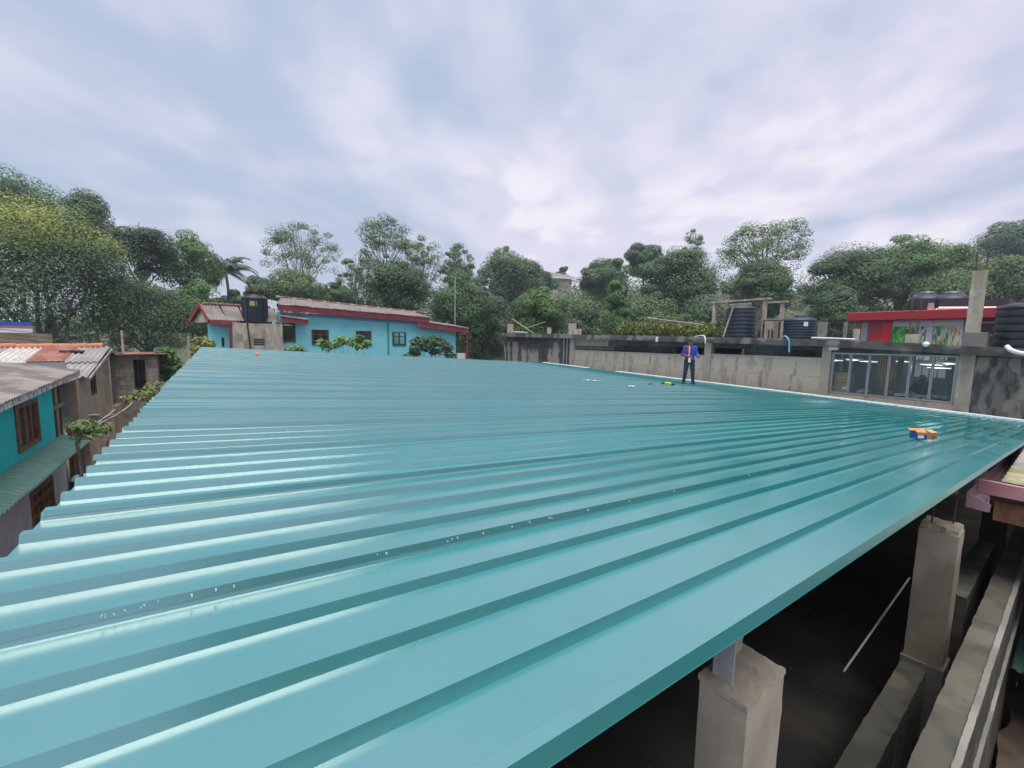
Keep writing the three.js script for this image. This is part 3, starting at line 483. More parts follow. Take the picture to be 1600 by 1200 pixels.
// ---------- red shop front behind ----------
{
  const X = 38, zA = P.X(1338, 500, X).z, zB = P.X(1565, 500, X).z, top = P.X(1400, 488, X).y, zP = px => P.X(px, 510, X).z, yP = (px, py) => P.X(px, py, X).y;
  const t = thing('shop_building', 'red and white shop building with printed panels behind the slab', 'building', V(X + 3, 0, (zA + zB) / 2));
  part('wall', box(X, X + 6, 0, top - 0.2, zA, zB), M.interior, t);
  part('fascia', rbox(X - 0.6, X + 6.2, top - 0.55, top + 0.05, zA - 0.4, zB + 0.1, 0.05), plain([0.40, 0.014, 0.03], 0.5), t);
  const white = plain([0.62, 0.62, 0.66], 0.5), y0 = yP(1400, 534) - 1.2, ym = yP(1430, 510), yt = top - 0.57;
  const pnl = (a, b, y0, y1, m, n = 'panel') => part(n, box(X - 0.08, X - 0.005, y0, y1, zP(a), zP(b)), m, t);
  pnl(1377, 1394, y0, yt, M.brightRed); pnl(1340, 1346, y0, yt, plain([0.42, 0.06, 0.07], 0.5)); pnl(1346.5, 1357, y0, yt, plain([0.35, 0.36, 0.42], 0.5)); pnl(1358, 1376.5, y0, yt, plain([0.45, 0.03, 0.045], 0.5));
  pnl(1395, 1432, ym, yt, white); pnl(1432.5, 1458, ym, yt, white); pnl(1458.5, 1505, ym, yt, white); pnl(1448.5, 1459, y0, ym - 0.02, white);
  const print = (s, a, b, c, d) => tex(128, 96, (u, v) => { const n = fbm(u * 7, v * 6, 7, 4, s), m = fbm(u * 9, v * 8, 9, 4, s + 5), k = fbm(u * 3, v * 3, 3, 3, s + 9); let q = lerp3(a, b, step(0.4, 0.6, n)); q = lerp3(q, c, step(0.54, 0.62, m)); return lerp3(q, d, step(0.56, 0.64, k)); });
  const poster = (a, b, tx) => part('poster', setUV(box(X - 0.10, X - 0.02, y0, ym - 0.02, zP(a), zP(b)), (x, y, z) => [(z - zP(a)) / (zP(b) - zP(a)), (y - y0) / (ym - y0)]), new THREE.MeshStandardMaterial({ map: tx, roughness: 0.5, side: THREE.DoubleSide }), t, { uv: true });
  poster(1394.5, 1417, print(501, [0.03, 0.32, 0.04], [0.08, 0.50, 0.08], [0.35, 0.55, 0.10], [0.02, 0.20, 0.03]));
  poster(1418, 1448, print(521, [0.05, 0.35, 0.06], [0.60, 0.64, 0.62], [0.04, 0.06, 0.18], [0.55, 0.56, 0.56]));
  poster(1460, 1483, print(541, [0.03, 0.33, 0.16], [0.55, 0.62, 0.58], [0.02, 0.22, 0.06], [0.62, 0.30, 0.10]));
  poster(1484, 1506, print(561, [0.25, 0.50, 0.14], [0.62, 0.66, 0.55], [0.55, 0.15, 0.05], [0.60, 0.62, 0.60]));
  const maroon = plain([0.045, 0.012, 0.022], 0.5); pnl(1520, 1564, y0, yt, maroon);
  for (const py of [504, 524]) { const y = yP(1545, py); part('trim_line', box(X - 0.12, X - 0.085, y - 0.05, y + 0.05, zP(1535), zP(1562)), plain([0.60, 0.18, 0.18], 0.5), t); }
  // parapet and tanks on its roof
  part('parapet', box(X + 2.5, X + 6, top, yP(1500, 464), zP(1450), zB), plain([0.045, 0.035, 0.042], 0.7), t);
  part('roof_wall', poly([V(X + 1.6, top, zP(1436)), V(X + 1.6, top, zP(1448)), V(X + 1.6, yP(1440, 471), zP(1445)), V(X + 1.6, yP(1440, 471), zP(1437))], 0.2), M.concretePale, t);
  part('white_gutter', [rod(V(X + 0.2, yP(1465, 482), zP(1462)), V(X + 0.2, yP(1550, 482), zP(1552)), 0.12), rod(V(X + 0.2, yP(1465, 482), zP(1462)), V(X + 0.2, top, zP(1459)), 0.12)], M.white, t);
  for (const [px, l] of [[1447, 'round black water tank above the red shop roof, beside the pale wall'], [1487, 'round black water tank with shiny lid above the dark parapet']]) {
    const q = P.X(px, 470, X + 4), k = thing('water_tank', l, 'water tank', q.clone().setY(top), 'black plastic water tanks'), y1 = P.X(px, 465, X + 4).y;
    part('body', lathe([[0, 0], [0.95, 0], [0.98, 0.4], [0.98, y1 - top - 0.2], [0.9, y1 - top], [0.3, y1 - top + 0.3]], q.x, top, q.z), M.tank, k); part('lid', lathe([[0, 0.18], [0.35, 0.14], [0.40, 0]], q.x, y1 + 0.28, q.z), plain([0.10, 0.11, 0.13], 0.3), k);
  }
}

// ---------- pale blue house beyond the far edge ----------
function wallHoles(x0, x1, y0, y1, z0, z1, holes) {         // a wall along x with openings [x0, x1, y0, y1]
  const xs = [...new Set([x0, x1, ...holes.flatMap(h => [h[0], h[1]])])].sort((a, b) => a - b), gs = [];
  for (let i = 0; i < xs.length - 1; i++) { const h = holes.find(q => q[0] <= xs[i] && q[1] >= xs[i + 1]); if (!h) gs.push(box(xs[i], xs[i + 1], y0, y1, z0, z1)); else gs.push(box(xs[i], xs[i + 1], y0, h[2], z0, z1), box(xs[i], xs[i + 1], h[3], y1, z0, z1)); }
  return gs;
}
function windowSet(t, x0, x1, y0, y1, z, face, fm, leaves = 2, pm = M.glass) {   // a window in a wall that looks along +z (face 'z') or +x (face 'x')
  const fr = 0.07, B = (a, b, c, d, e, f) => face === 'z' ? box(a, b, c, d, z + e, z + f) : box(z + e, z + f, c, d, a, b);
  const w = part('window', [B(x0, x1, y0, y0 + fr, -0.02, 0.05), B(x0, x1, y1 - fr, y1, -0.02, 0.05), B(x0, x0 + fr, y0 + fr, y1 - fr, -0.02, 0.05), B(x1 - fr, x1, y0 + fr, y1 - fr, -0.02, 0.05)], fm, t);
  for (let k = 0; k < leaves; k++) { const a = mix(x0 + fr, x1 - fr, k / leaves), b = mix(x0 + fr, x1 - fr, (k + 1) / leaves); part('sash', [B(a, a + 0.05, y0 + fr, y1 - fr, -0.01, 0.035), B(b - 0.05, b, y0 + fr, y1 - fr, -0.01, 0.035), B(a + 0.05, b - 0.05, y1 - fr - 0.28, y1 - fr - 0.22, -0.01, 0.035), B(a + 0.05, b - 0.05, y0 + fr, y0 + fr + 0.05, -0.01, 0.035)], fm, w); part('pane', B(a + 0.05, b - 0.05, y0 + fr + 0.05, y1 - fr, 0.002, 0.008), pm, w); }
  return w;
}
{
  const Z = -29, t = thing('blue_house', 'pale blue house with maroon fascia boards and grey corrugated roofs', 'house', V(8, 0, -33));
  const wins = [[4.97, 5.98, 6.54, 7.51], [7.71, 8.72, 6.54, 7.51], [10.21, 11.2, 6.54, 7.51], [3.30, 4.05, 6.7, 7.85]];
  part('wall', [...wallHoles(3.25, 12.7, 0, 8.5, Z - 0.2, Z, wins), box(12.7, 15.25, 0, 7.85, Z - 0.2, Z), box(15.05, 15.25, 0, 7.85, Z - 7, Z - 0.2), box(3.25, 3.45, 0, 8.6, Z - 7, Z - 0.2), box(3.45, 15.05, 0, 7.85, Z - 7, Z - 6.8)], M.skyBlue, t);
  part('room', [box(3.45, 15.05, 4.6, 4.7, Z - 6.8, Z - 0.2), box(7.0, 7.1, 4.7, 8.3, Z - 6.8, Z - 0.2), box(3.45, 12.7, 8.3, 8.36, Z - 6.8, Z - 0.2)], M.interior, t);
  part('wall', box(-0.35, 0.80, 0, 7.85, Z - 4, Z + 0.02), M.skyBlue, t);
  part('painted_band', beam(V(3.3, 8.42, Z + 0.02), V(11.9, 8.16, Z + 0.02), 0.04, 0.16), plain([0.22, 0.36, 0.70], 0.6), t);
  for (const [a, b] of [[4.97, 5.98], [7.71, 8.72], [10.21, 11.2]]) windowSet(t, a, b, 6.54, 7.51, Z + 0.01, 'z', M.woodDark);
  windowSet(t, 3.30, 4.05, 6.7, 7.85, Z + 0.01, 'z', M.woodDark, 1);
  // main roof, falling to the right
  const yF = x => mix(8.93, 8.60, (x - 3.1) / 9.7), yR = x => mix(9.80, 9.28, (x - 3.1) / 11.2);
  part('fascia', beam(V(3.1, yF(3.1) - 0.17, Z + 0.42), V(12.85, yF(12.85) - 0.17, Z + 0.42), 0.04, 0.36), M.redPaint, t);
  for (let k = 0; k < 10; k++) { const x0 = 3.02 + k * 0.985, x1 = x0 + 1.0, o = V(x0, yF(x0) + 0.03 + (k % 2) * 0.012, Z + 0.5); part('roof_sheet', corrugated(o, V(0.9, yR(x0 + 0.9) - yF(x0), -5.6), V(0.985, yF(x1) - yF(x0), 0), 0.146, 0.024, 3), M.asbestosOld, t); }
  for (let k = 0; k < 34; k++) { const x = 3.6 + k * 0.34, y = yR(x) + 0.06; part('ridge_cap', rod(V(x, y, Z - 5.1), V(x + 0.30, y - 0.012, Z - 5.1), 0.10, 0.085, 7), k % 3 ? M.rustSheet : M.asbestos, t); }
  part('verge_board', beam(V(3.06, yF(3.1) - 0.05, Z + 0.45), V(3.95, yR(4) - 0.08, Z - 5.0), 0.05, 0.22), M.woodDark, t);
  // lower roof at the right
  part('fascia', beam(V(11.9, 8.12, Z + 0.52), V(16.1, 7.72, Z + 0.52), 0.04, 0.38), M.redPaint, t);
  for (let k = 0; k < 4; k++) { const x0 = 11.9 + k * 1.05; part('roof_sheet', corrugated(V(x0, 8.34 - k * 0.10, Z + 0.6), V(0.5, 0.42, -4.2), V(1.06, -0.10, 0), 0.146, 0.024, 3), M.asbestosOld, t); }
  part('fascia', beam(V(16.12, 7.66, Z + 0.52), V(16.4, 8.0, Z - 4), 0.04, 0.34), M.redPaint, t);
  part('post', box(15.95, 16.08, 3, 7.55, Z + 0.34, Z + 0.47), M.redPaint, t);
  part('porch_wall', box(15.3, 16.05, 0, 6.0, Z + 0.1, Z + 0.3), M.white, t);
  part('porch_back', box(15.25, 16.2, 0, 7.5, Z - 3, Z - 2.8), M.woodDark, t);
  part('awning', [beam(V(3.2, 8.08, Z + 0.55), V(4.7, 7.92, Z + 0.55), 0.04, 0.30)], M.redPaint, t); part('awning_roof', poly([V(3.2, 8.25, Z + 0.62), V(4.75, 8.08, Z + 0.62), V(4.4, 8.35, Z), V(3.2, 8.45, Z)], 0.03), M.asbestosOld, t);
  { const x = 9.9; part('vent_pipe', rod(V(x, 5, Z + 0.07), V(x, 8.15, Z + 0.07), 0.045), plain([0.04, 0.30, 0.34], 0.5), t); }
  // gabled wing at the left
  const F = P.Z(327, 500, Z + 0.4), A = P.Z(313, 476, Z - 1.2), B = P.Z(296, 502, Z - 3.2);
  const nW = 4; for (let k = 0; k < nW; k++) { const a = k / nW, b = (k + 1.02) / nW, e = f => V(mix(F.x, 3.1, f), F.y + 0.02, F.z), r = f => V(mix(A.x, 3.1, f), A.y + 0.02, A.z); part('roof_sheet', corrugated(e(a), r(a).sub(e(a)), e(b).sub(e(a)), 0.146, 0.024, 3), M.asbestosOld, t); }
  part('back_slope', poly([B.clone(), A.clone(), V(3.1, A.y, A.z), V(3.1, B.y, B.z)], 0.03), M.asbestosOld, t);
  part('bargeboard', beam(F.clone().add(V(-0.04, -0.06, 0.04)), A.clone().add(V(-0.06, 0.0, 0)), 0.05, 0.24), M.redPaint, t); part('bargeboard', beam(A.clone().add(V(-0.06, 0, 0)), B.clone().add(V(-0.04, -0.06, 0)), 0.05, 0.24), M.redPaint, t);
  part('fascia', beam(V(F.x, F.y - 0.12, F.z + 0.03), V(1.1, F.y - 0.12, F.z + 0.03), 0.04, 0.26), M.redPaint, t);
  part('gable_wall', poly([F.clone().add(V(0.12, -0.1, -0.1)), A.clone().add(V(0.12, -0.15, 0)), B.clone().add(V(0.12, -0.1, 0))], 0.05), M.concretePale, t);
  part('porch_soffit', poly([F.clone().add(V(0, -0.15, 0)), B.clone().add(V(0, -0.15, 0)), V(3, B.y - 0.15, B.z), V(3, F.y - 0.15, F.z)], 0.04), M.woodDark, t);
  for (let k = 0; k < 9; k++) { const x = mix(A.x + 0.1, 2.9, k / 9); part('ridge_cap', rod(V(x, A.y + 0.07, A.z), V(x + 0.34, A.y + 0.07, A.z), 0.09, 0.08, 7), M.rustSheet, t); }
  part('post', box(0.62, 0.74, 0, 7.75, Z + 0.3, Z + 0.42), M.redPaint, t);
  part('vent_shade', box(0.25, 0.38, 6.4, 6.9, Z + 0.02, Z + 0.05), M.dark, t);  // near-black plate painted for the shade of a hole; none is cut
  // water tower built against it
  const tw = thing('water_tower', 'pale grey concrete water tower block with small grilled opening', 'tower', V(2, 0, Z + 0.3));
  part('shaft', rough(sub(0.78, 3.28, 0, 7.76, Z - 0.6, Z + 0.62, 0.3), 0.01, 3, 131), M.concretePale, tw);
  part('opening', box(1.78, 2.33, 6.5, 6.88, Z + 0.62, Z + 0.635), M.dark, tw); for (let k = 0; k < 3; k++) part('grille_bar', box(1.78, 2.33, 6.58 + k * 0.1, 6.60 + k * 0.1, Z + 0.635, Z + 0.65), M.alu, tw);  // dark plate stands for the shade inside; the shaft behind is solid
  part('drain_pipe', rod(V(1.66, 5.5, Z + 0.68), V(1.5, 7.8, Z + 0.68), 0.035), M.dark, tw);
  const tk = thing('water_tank', 'dark faceted plastic water tank with yellow label on the concrete tower', 'water tank', V(1.95, 7.76, Z + 0.1), 'black plastic water tanks');
  { const pr = [[0, 0], [0.56, 0], [0.62, 0.08], [0.63, 1.35], [0.67, 1.40], [0.67, 1.5], [0.4, 1.58], [0.38, 1.66], [0, 1.68]]; part('body', lathe(pr, 1.95, 7.76, Z + 0.1, 12), M.tank, tk); for (let k = 0; k < 8; k++) { const a = k / 8 * 6.283; part('rib', rod(V(1.95 + 0.63 * Math.cos(a), 7.85, Z + 0.1 + 0.63 * Math.sin(a)), V(1.95 + 0.63 * Math.cos(a), 9.1, Z + 0.1 + 0.63 * Math.sin(a)), 0.035), M.tank, tk); } part('label_plate', box(1.66, 2.02, 8.75, 9.02, Z + 0.70, Z + 0.72), plain([0.42, 0.38, 0.16], 0.6), tk); }
  single('antenna_mast', 'thin antenna mast rising behind the porch of the pale blue house', 'mast', rod(P.Z(711, 510, -32), P.Z(711, 432, -32), 0.035), M.galv);
}

// ---------- houses along the lane ----------
{
  const X = -4, t = thing('turquoise_house', 'turquoise house with wooden window, grey sheet roof and lilac ground floor', 'house', V(-6.5, 0, -14));
  const zc = -17.64, wz0 = -16.34, wz1 = -14.78, wy0 = 4.08, wy1 = 5.24;
  // wall with the window left open in it
  part('wall', [box(X - 0.2, X, 3.3, wy0, zc, -6), box(X - 0.2, X, wy1, 5.6, zc, -6), box(X - 0.2, X, wy0, wy1, zc, wz0), box(X - 0.2, X, wy0, wy1, wz1, -6), box(X - 6, X - 0.2, 3.3, 5.6, zc, zc + 0.2)], M.turquoise, t);
  const w = part('window', [box(X - 0.08, X + 0.03, wy0, wy0 + 0.09, wz0, wz1), box(X - 0.08, X + 0.03, wy1 - 0.09, wy1, wz0, wz1), box(X - 0.08, X + 0.03, wy0 + 0.09, wy1 - 0.09, wz0, wz0 + 0.10), box(X - 0.08, X + 0.03, wy0 + 0.09, wy1 - 0.09, wz1 - 0.10, wz1), box(X - 0.06, X + 0.01, wy0 + 0.09, wy1 - 0.09, -15.45, -15.36), box(X - 0.06, X + 0.01, wy0 + 0.09, wy1 - 0.09, -15.86, -15.78)], M.wood, t);
  part('pane', box(X - 0.045, X - 0.04, wy0 + 0.09, wy1 - 0.09, -15.36, wz1 - 0.1), M.glass, w); part('pane', box(X - 0.045, X - 0.04, wy0 + 0.09, wy1 - 0.09, wz0 + 0.1, -15.86), M.glass, w);
  part('curtain', corrugated(V(X - 0.12, wy0 + 0.1, -15.84), V(0, wy1 - wy0 - 0.2, 0), V(0, 0, 0.5), 0.1, 0.018, 2), plain([0.52, 0.47, 0.40], 0.9), w); part('curtain', corrugated(V(X - 0.14, wy0 + 0.1, wz0 + 0.1), V(0, wy1 - wy0 - 0.2, 0), V(0, 0, 0.2), 0.08, 0.018, 2), plain([0.42, 0.38, 0.33], 0.9), w);
  part('room', [box(X - 4, X - 3.9, 0, 6, zc, -6), box(X - 4, X - 0.2, 3.2, 3.3, zc, -6), box(X - 4, X - 0.2, 0, 3.2, zc, zc + 0.1), box(X - 4, X - 0.2, 0, 5.6, -11, -10.9)], M.interior, t);
  // roof sheets
  const ey = z => mix(5.84, 5.58, (z + 18.6) / 6);
  for (let k = 0; k < 12; k++) { const z0 = -18.5 + k * 0.98; part('roof_sheet', corrugated(V(-3.52, ey(z0) + (k % 2) * 0.012, z0), V(-6.2, 1.05, 0), V(0, ey(z0 + 1) - ey(z0), 1.0), 0.146, 0.022, 4), M.asbestosOld, t); }
  for (let k = 0; k < 9; k++) { const z0 = -18.48 + k * 1.3; part('fascia_board', beam(V(-3.56, ey(z0) - 0.10, z0), V(-3.56, ey(z0 + 1.28) - 0.10, z0 + 1.28), 0.03, 0.13), mottledFascia(), t); }
  part('verge_board', beam(V(-3.6, ey(-18.5) - 0.07, -18.52), V(-9.6, ey(-18.5) + 0.96, -18.52), 0.03, 0.1), M.woodDark, t);
  // ground floor with lattice door
  part('ground_wall', [box(X - 0.2, X, 0, 3.35, -15.2, -6), box(X - 0.2, X, 2.95, 3.35, -17.0, -15.2), box(X - 0.2, X, 0, 3.35, -18.3, -17.0)], M.lilac, t);
  const d = part('lattice_door', [box(X - 0.08, X + 0.02, 0, 0.1, -16.98, -15.22), box(X - 0.08, X + 0.02, 2.83, 2.93, -16.98, -15.22), box(X - 0.08, X + 0.02, 0.1, 2.83, -16.98, -16.86), box(X - 0.08, X + 0.02, 0.1, 2.83, -15.34, -15.22), box(X - 0.08, X + 0.02, 0.1, 2.83, -16.15, -16.05)], M.wood, t);
  for (let r = 0; r < 7; r++) part('rail', box(X - 0.06, X + 0.0, 0.35 + r * 0.37, 0.42 + r * 0.37, -16.86, -15.34), M.wood, d);
  for (const z of [-16.5, -15.7]) part('stile', box(X - 0.065, X + 0.005, 0.1, 2.83, z - 0.035, z + 0.035), M.wood, d);
  part('door_pane', box(X - 0.05, X - 0.045, 0.1, 2.83, -16.86, -15.34), M.glass, d);
  part('skirting_line', box(X, X + 0.012, 2.0, 2.03, -18.3, -17.02), plain([0.22, 0.16, 0.24], 0.8), t);
  // green corrugated awning
  const aw = z => 3.86;
  for (let k = 0; k < 10; k++) { const z0 = -18.1 + k * 0.98; part('awning_sheet', corrugated(V(X + 0.0, 3.88 + (k % 2) * 0.01, z0), V(0.62, -0.20, 0), V(0, 0, 0.99), 0.198, 0.042, 6, (a, b) => -0.09 * a * a), M.greenSheet, t); }
  single('white_stick', 'white stick lying on the green awning', 'stick', rod(P.Y(104, 677, 3.75), P.Y(91, 710, 3.62), 0.025), M.white);
  single('broken_sheet', 'dark strip of broken sheet on the green awning', 'sheet', beam(P.Y(76, 718, 3.66), P.Y(97, 718, 3.58), 0.06, 0.03), M.dark);
  const bl = thing('blue_barrel', 'blue plastic barrel standing behind the lilac wall corner', 'barrel', V(-3.75, 0, -18.75));
  part('body', lathe([[0, 0], [0.29, 0], [0.30, 0.1], [0.30, 1.3], [0.31, 1.33], [0.31, 1.4], [0.30, 1.43], [0.30, 2.2], [0.26, 2.26]], -3.75, 0, -18.75), plain([0.006, 0.035, 0.26], 0.4), bl); part('lid', lathe([[0, 0.16], [0.2, 0.14], [0.28, 0.02], [0.28, 0]], -3.75, 2.26, -18.75), M.white, bl);
  // shed between the houses
  const sh = thing('timber_shed', 'dark patched timber shed between the turquoise and tan houses', 'shed', V(-5, 0, -20));
  for (let k = 0; k < 9; k++) part('plank', box(-4.42, -4.38, 0, 5.4 - (k % 3) * 0.06, -20.1 + k * 0.26, -19.86 + k * 0.26), k % 4 === 1 ? M.tan : M.woodDark, sh);
  part('cross_bar', box(-4.36, -4.3, 4.55, 4.66, -20.2, -17.7), M.barkPale, sh); part('roof_plate', box(-5.8, -3.9, 5.42, 5.47, -20.2, -17.7), M.asbestosOld, sh);
  for (const z of [-20.0, -19.2]) part('post', box(-4.1, -3.98, 0, 3.9, z - 0.06, z + 0.06), M.wood, sh);
  part('shelf', box(-4.36, -3.7, 3.5, 3.55, -20.2, -18.4), M.woodDark, sh);
}
function mottledFascia() { return M.fascia || (M.fascia = mottled([0.66, 0.68, 0.70], [0.55, 0.57, 0.58], { metres: 0.9, streak: 5, c: [0.20, 0.20, 0.20], c0: 0.48, c1: 0.55, cAmt: 0.9 })); }
{
  const t = thing('tan_house', 'tan rendered brick house under a patched corrugated roof with orange ridge', 'house', V(-7, 0, -23));
  const X = -4;
  part('wall', [box(X - 0.2, X, 0, 4.6, -24.6, -20.25), box(X - 0.2, X, 4.6, 5.4, -22.2, -20.25), box(X - 0.2, X, 4.6, 5.4, -24.6, -23.15), poly([V(X, 5.4, -20.6), V(X, 5.4, -22.2), V(X, 5.74, -22.2), V(X, 5.42, -20.7)], 0.2), poly([V(X, 5.4, -23.15), V(X, 5.4, -24.6), V(X, 6.26, -24.6), V(X, 5.95, -23.15)], 0.2), poly([V(X, 5.70, -22.2), V(X, 5.70, -23.15), V(X, 5.95, -23.15), V(X, 5.74, -22.2)], 0.2)], M.tan, t);
  part('room', [box(X - 4, X - 3.8, 0, 6, -24.6, -20.2), box(X - 4, X - 0.2, 4.2, 4.3, -24.6, -20.2), box(X - 4, X - 0.2, 4.3, 6, -20.3, -20.2), box(X - 4, X - 0.2, 4.3, 6, -24.6, -24.5)], M.interior, t);
  windowSet(t, -23.15, -22.2, 4.6, 5.70, X - 0.05, 'x', M.woodDark, 2);
  // patched roof: slope facing the near side, ridge along x
  const rr = rng(17), e = x => V(x, mix(5.47, 5.36, (x + 4) / -10), -20.6), r = x => V(x, mix(6.40, 6.26, (x + 4) / -8), -24.9);
  for (let k = 0; k < 9; k++) { const x1 = -3.75 - k * 0.95, x0 = x1 - 0.98; const kind = k; const m1 = [M.asbestos, M.rustSheet, M.asbestosWhite, M.asbestos, M.asbestos, M.asbestosWhite, M.asbestosWhite, M.asbestosWhite, M.asbestos][k], m2 = M.asbestos; const a = e(x0), b = r(x0), mid = a.clone().lerp(b, 0.42), w = V(0.98, e(x1).y - e(x0).y, 0);
    part('roof_sheet', corrugated(a, mid.clone().sub(a).multiplyScalar(1.05), w, 0.16, 0.035, 3), m2, t); part('roof_sheet', corrugated(mid.clone().add(V(0, 0.045 + (k === 1 ? 0.05 : 0), 0)), b.clone().sub(mid), w, 0.16, k === 1 ? 0.008 : 0.035, 3), m1, t); }
  part('back_slope', poly([V(-12.5, 6.2, -24.9), V(-3.8, 6.38, -24.9), V(-3.8, 5.4, -29), V(-12.5, 5.4, -29)], 0.03), M.asbestosOld, t);
  for (let k = 0; k < 15; k++) { const x = -4.0 - k * 0.5, y = mix(6.44, 6.30, k / 16) + (rr() - 0.5) * 0.03; part('ridge_tile', rod(V(x, y, -24.9), V(x - 0.5, y + (rr() - 0.5) * 0.04, -24.9), 0.16, 0.135, 9), M.terracotta, t); }
  part('verge_rafter', beam(V(-3.72, 5.38, -20.6), V(-3.72, 6.32, -24.9), 0.05, 0.10), M.barkPale, t); part('verge_rafter', beam(V(-3.85, 6.25, -25.0), V(-3.5, 6.1, -25.8), 0.05, 0.08), M.barkPale, t);
  part('loose_sheet', rough(sub(-5.1, -4.4, 6.24, 6.30, -24.3, -23.7, 0.12), 0.05, 6, 141), M.woodDark, t);
  part('corner_post', box(-4.05, -3.82, 0, 6.0, -24.85, -24.55), M.concretePale, t);
  
  // lower front with an orange door
  part('lower_wall', box(-3.98, -3.8, 0, 3.2, -24.4, -20.3), mottled([0.52, 0.38, 0.32], [0.45, 0.33, 0.27], { metres: 1.5, c: [0.35, 0.25, 0.2], cAmt: 0.5 }), t);
  part('door', box(-3.80, -3.76, 0, 2.7, -23.1, -22.3), plain([0.42, 0.10, 0.045], 0.6), t); part('door_post', box(-3.80, -3.72, 0, 2.85, -23.3, -23.1), M.concretePale, t); part('door_post', box(-3.80, -3.72, 0, 2.85, -22.3, -22.14), M.concretePale, t);
  single('satellite_panel', 'small blue and white tilted panel on the lane side of the tan house', 'panel', beam(P.X(146, 648, -3.7), P.X(156, 655, -3.6), 0.3, 0.04), plain([0.35, 0.45, 0.65], 0.4));
  // block house further on
  const b = thing('block_house', 'unplastered cement block house with barred window at the end of the lane', 'house', V(-3.3, 0, -28));
  const Z = -26.3, x0 = -4.15, x1 = -2.36, wx0 = -3.25, wx1 = -2.82, wy0 = P.Z(215, 622, Z).y, wy1 = P.Z(215, 562, Z).y, top = P.Z(190, 556, Z).y;
  part('mortar_core', [box(x0, wx0, 0, top, Z - 0.2, Z), box(wx1, x1, 0, top, Z - 0.2, Z), box(wx0, wx1, 0, wy0, Z - 0.2, Z), box(wx0, wx1, wy1, top, Z - 0.2, Z), box(x1 - 0.2, x1, 0, top, Z - 5, Z - 0.2), box(x0, x0 + 0.2, 0, top, Z - 5, Z - 0.2)], M.mortar, b);
  const rb = rng(23); let row = 0; for (let y = 1.6; y < top - 0.1; y += 0.2, row++) for (let x = x0 + (row % 2 ? -0.2 : 0); x < x1 - 0.03; x += 0.4) { const a = Math.max(x, x0) + 0.01, c = Math.min(x + 0.4, x1) - 0.01; if (c - a < 0.06) continue; const seg = y + 0.19 > wy0 && y < wy1 ? [[a, Math.min(c, wx0)], [Math.max(a, wx1), c]] : [[a, c]]; for (const [p, q] of seg) if (q - p > 0.05) part('block', box(p, q, y + 0.008, y + 0.192, Z, Z + 0.016 + rb() * 0.014), rb() < 0.5 ? M.block : M.block2, b); }
  part('window_bars', [box(wx0, wx1, wy0, wy0 + 0.06, Z - 0.1, Z - 0.04), box(wx0, wx1, wy1 - 0.06, wy1, Z - 0.1, Z - 0.04), box(wx0, wx0 + 0.05, wy0, wy1, Z - 0.1, Z - 0.04), box(wx1 - 0.05, wx1, wy0, wy1, Z - 0.1, Z - 0.04), ...[1, 2, 3].map(k => box(wx0, wx1, mix(wy0, wy1, k / 4) - 0.02, mix(wy0, wy1, k / 4) + 0.02, Z - 0.09, Z - 0.05)), ...[1, 2].map(k => box(mix(wx0, wx1, k / 3) - 0.015, mix(wx0, wx1, k / 3) + 0.015, wy0, wy1, Z - 0.09, Z - 0.05))], M.dark, b);
  part('room', box(x0 + 0.2, x1 - 0.2, 0, top, Z - 2, Z - 1.9), M.interior, b);
  part('roof_plate', [poly([V(-4.3, top + 0.08, Z + 0.45), V(-2.0, top + 0.12, Z + 0.35), V(-2.0, top + 0.02, Z - 5), V(-4.3, top + 0.02, Z - 5)], 0.05)], M.rustSheet, b);
  part('return_wall', box(-3.9, -3.7, 0, 3.8, -28, -24.9), M.tan, b);
}

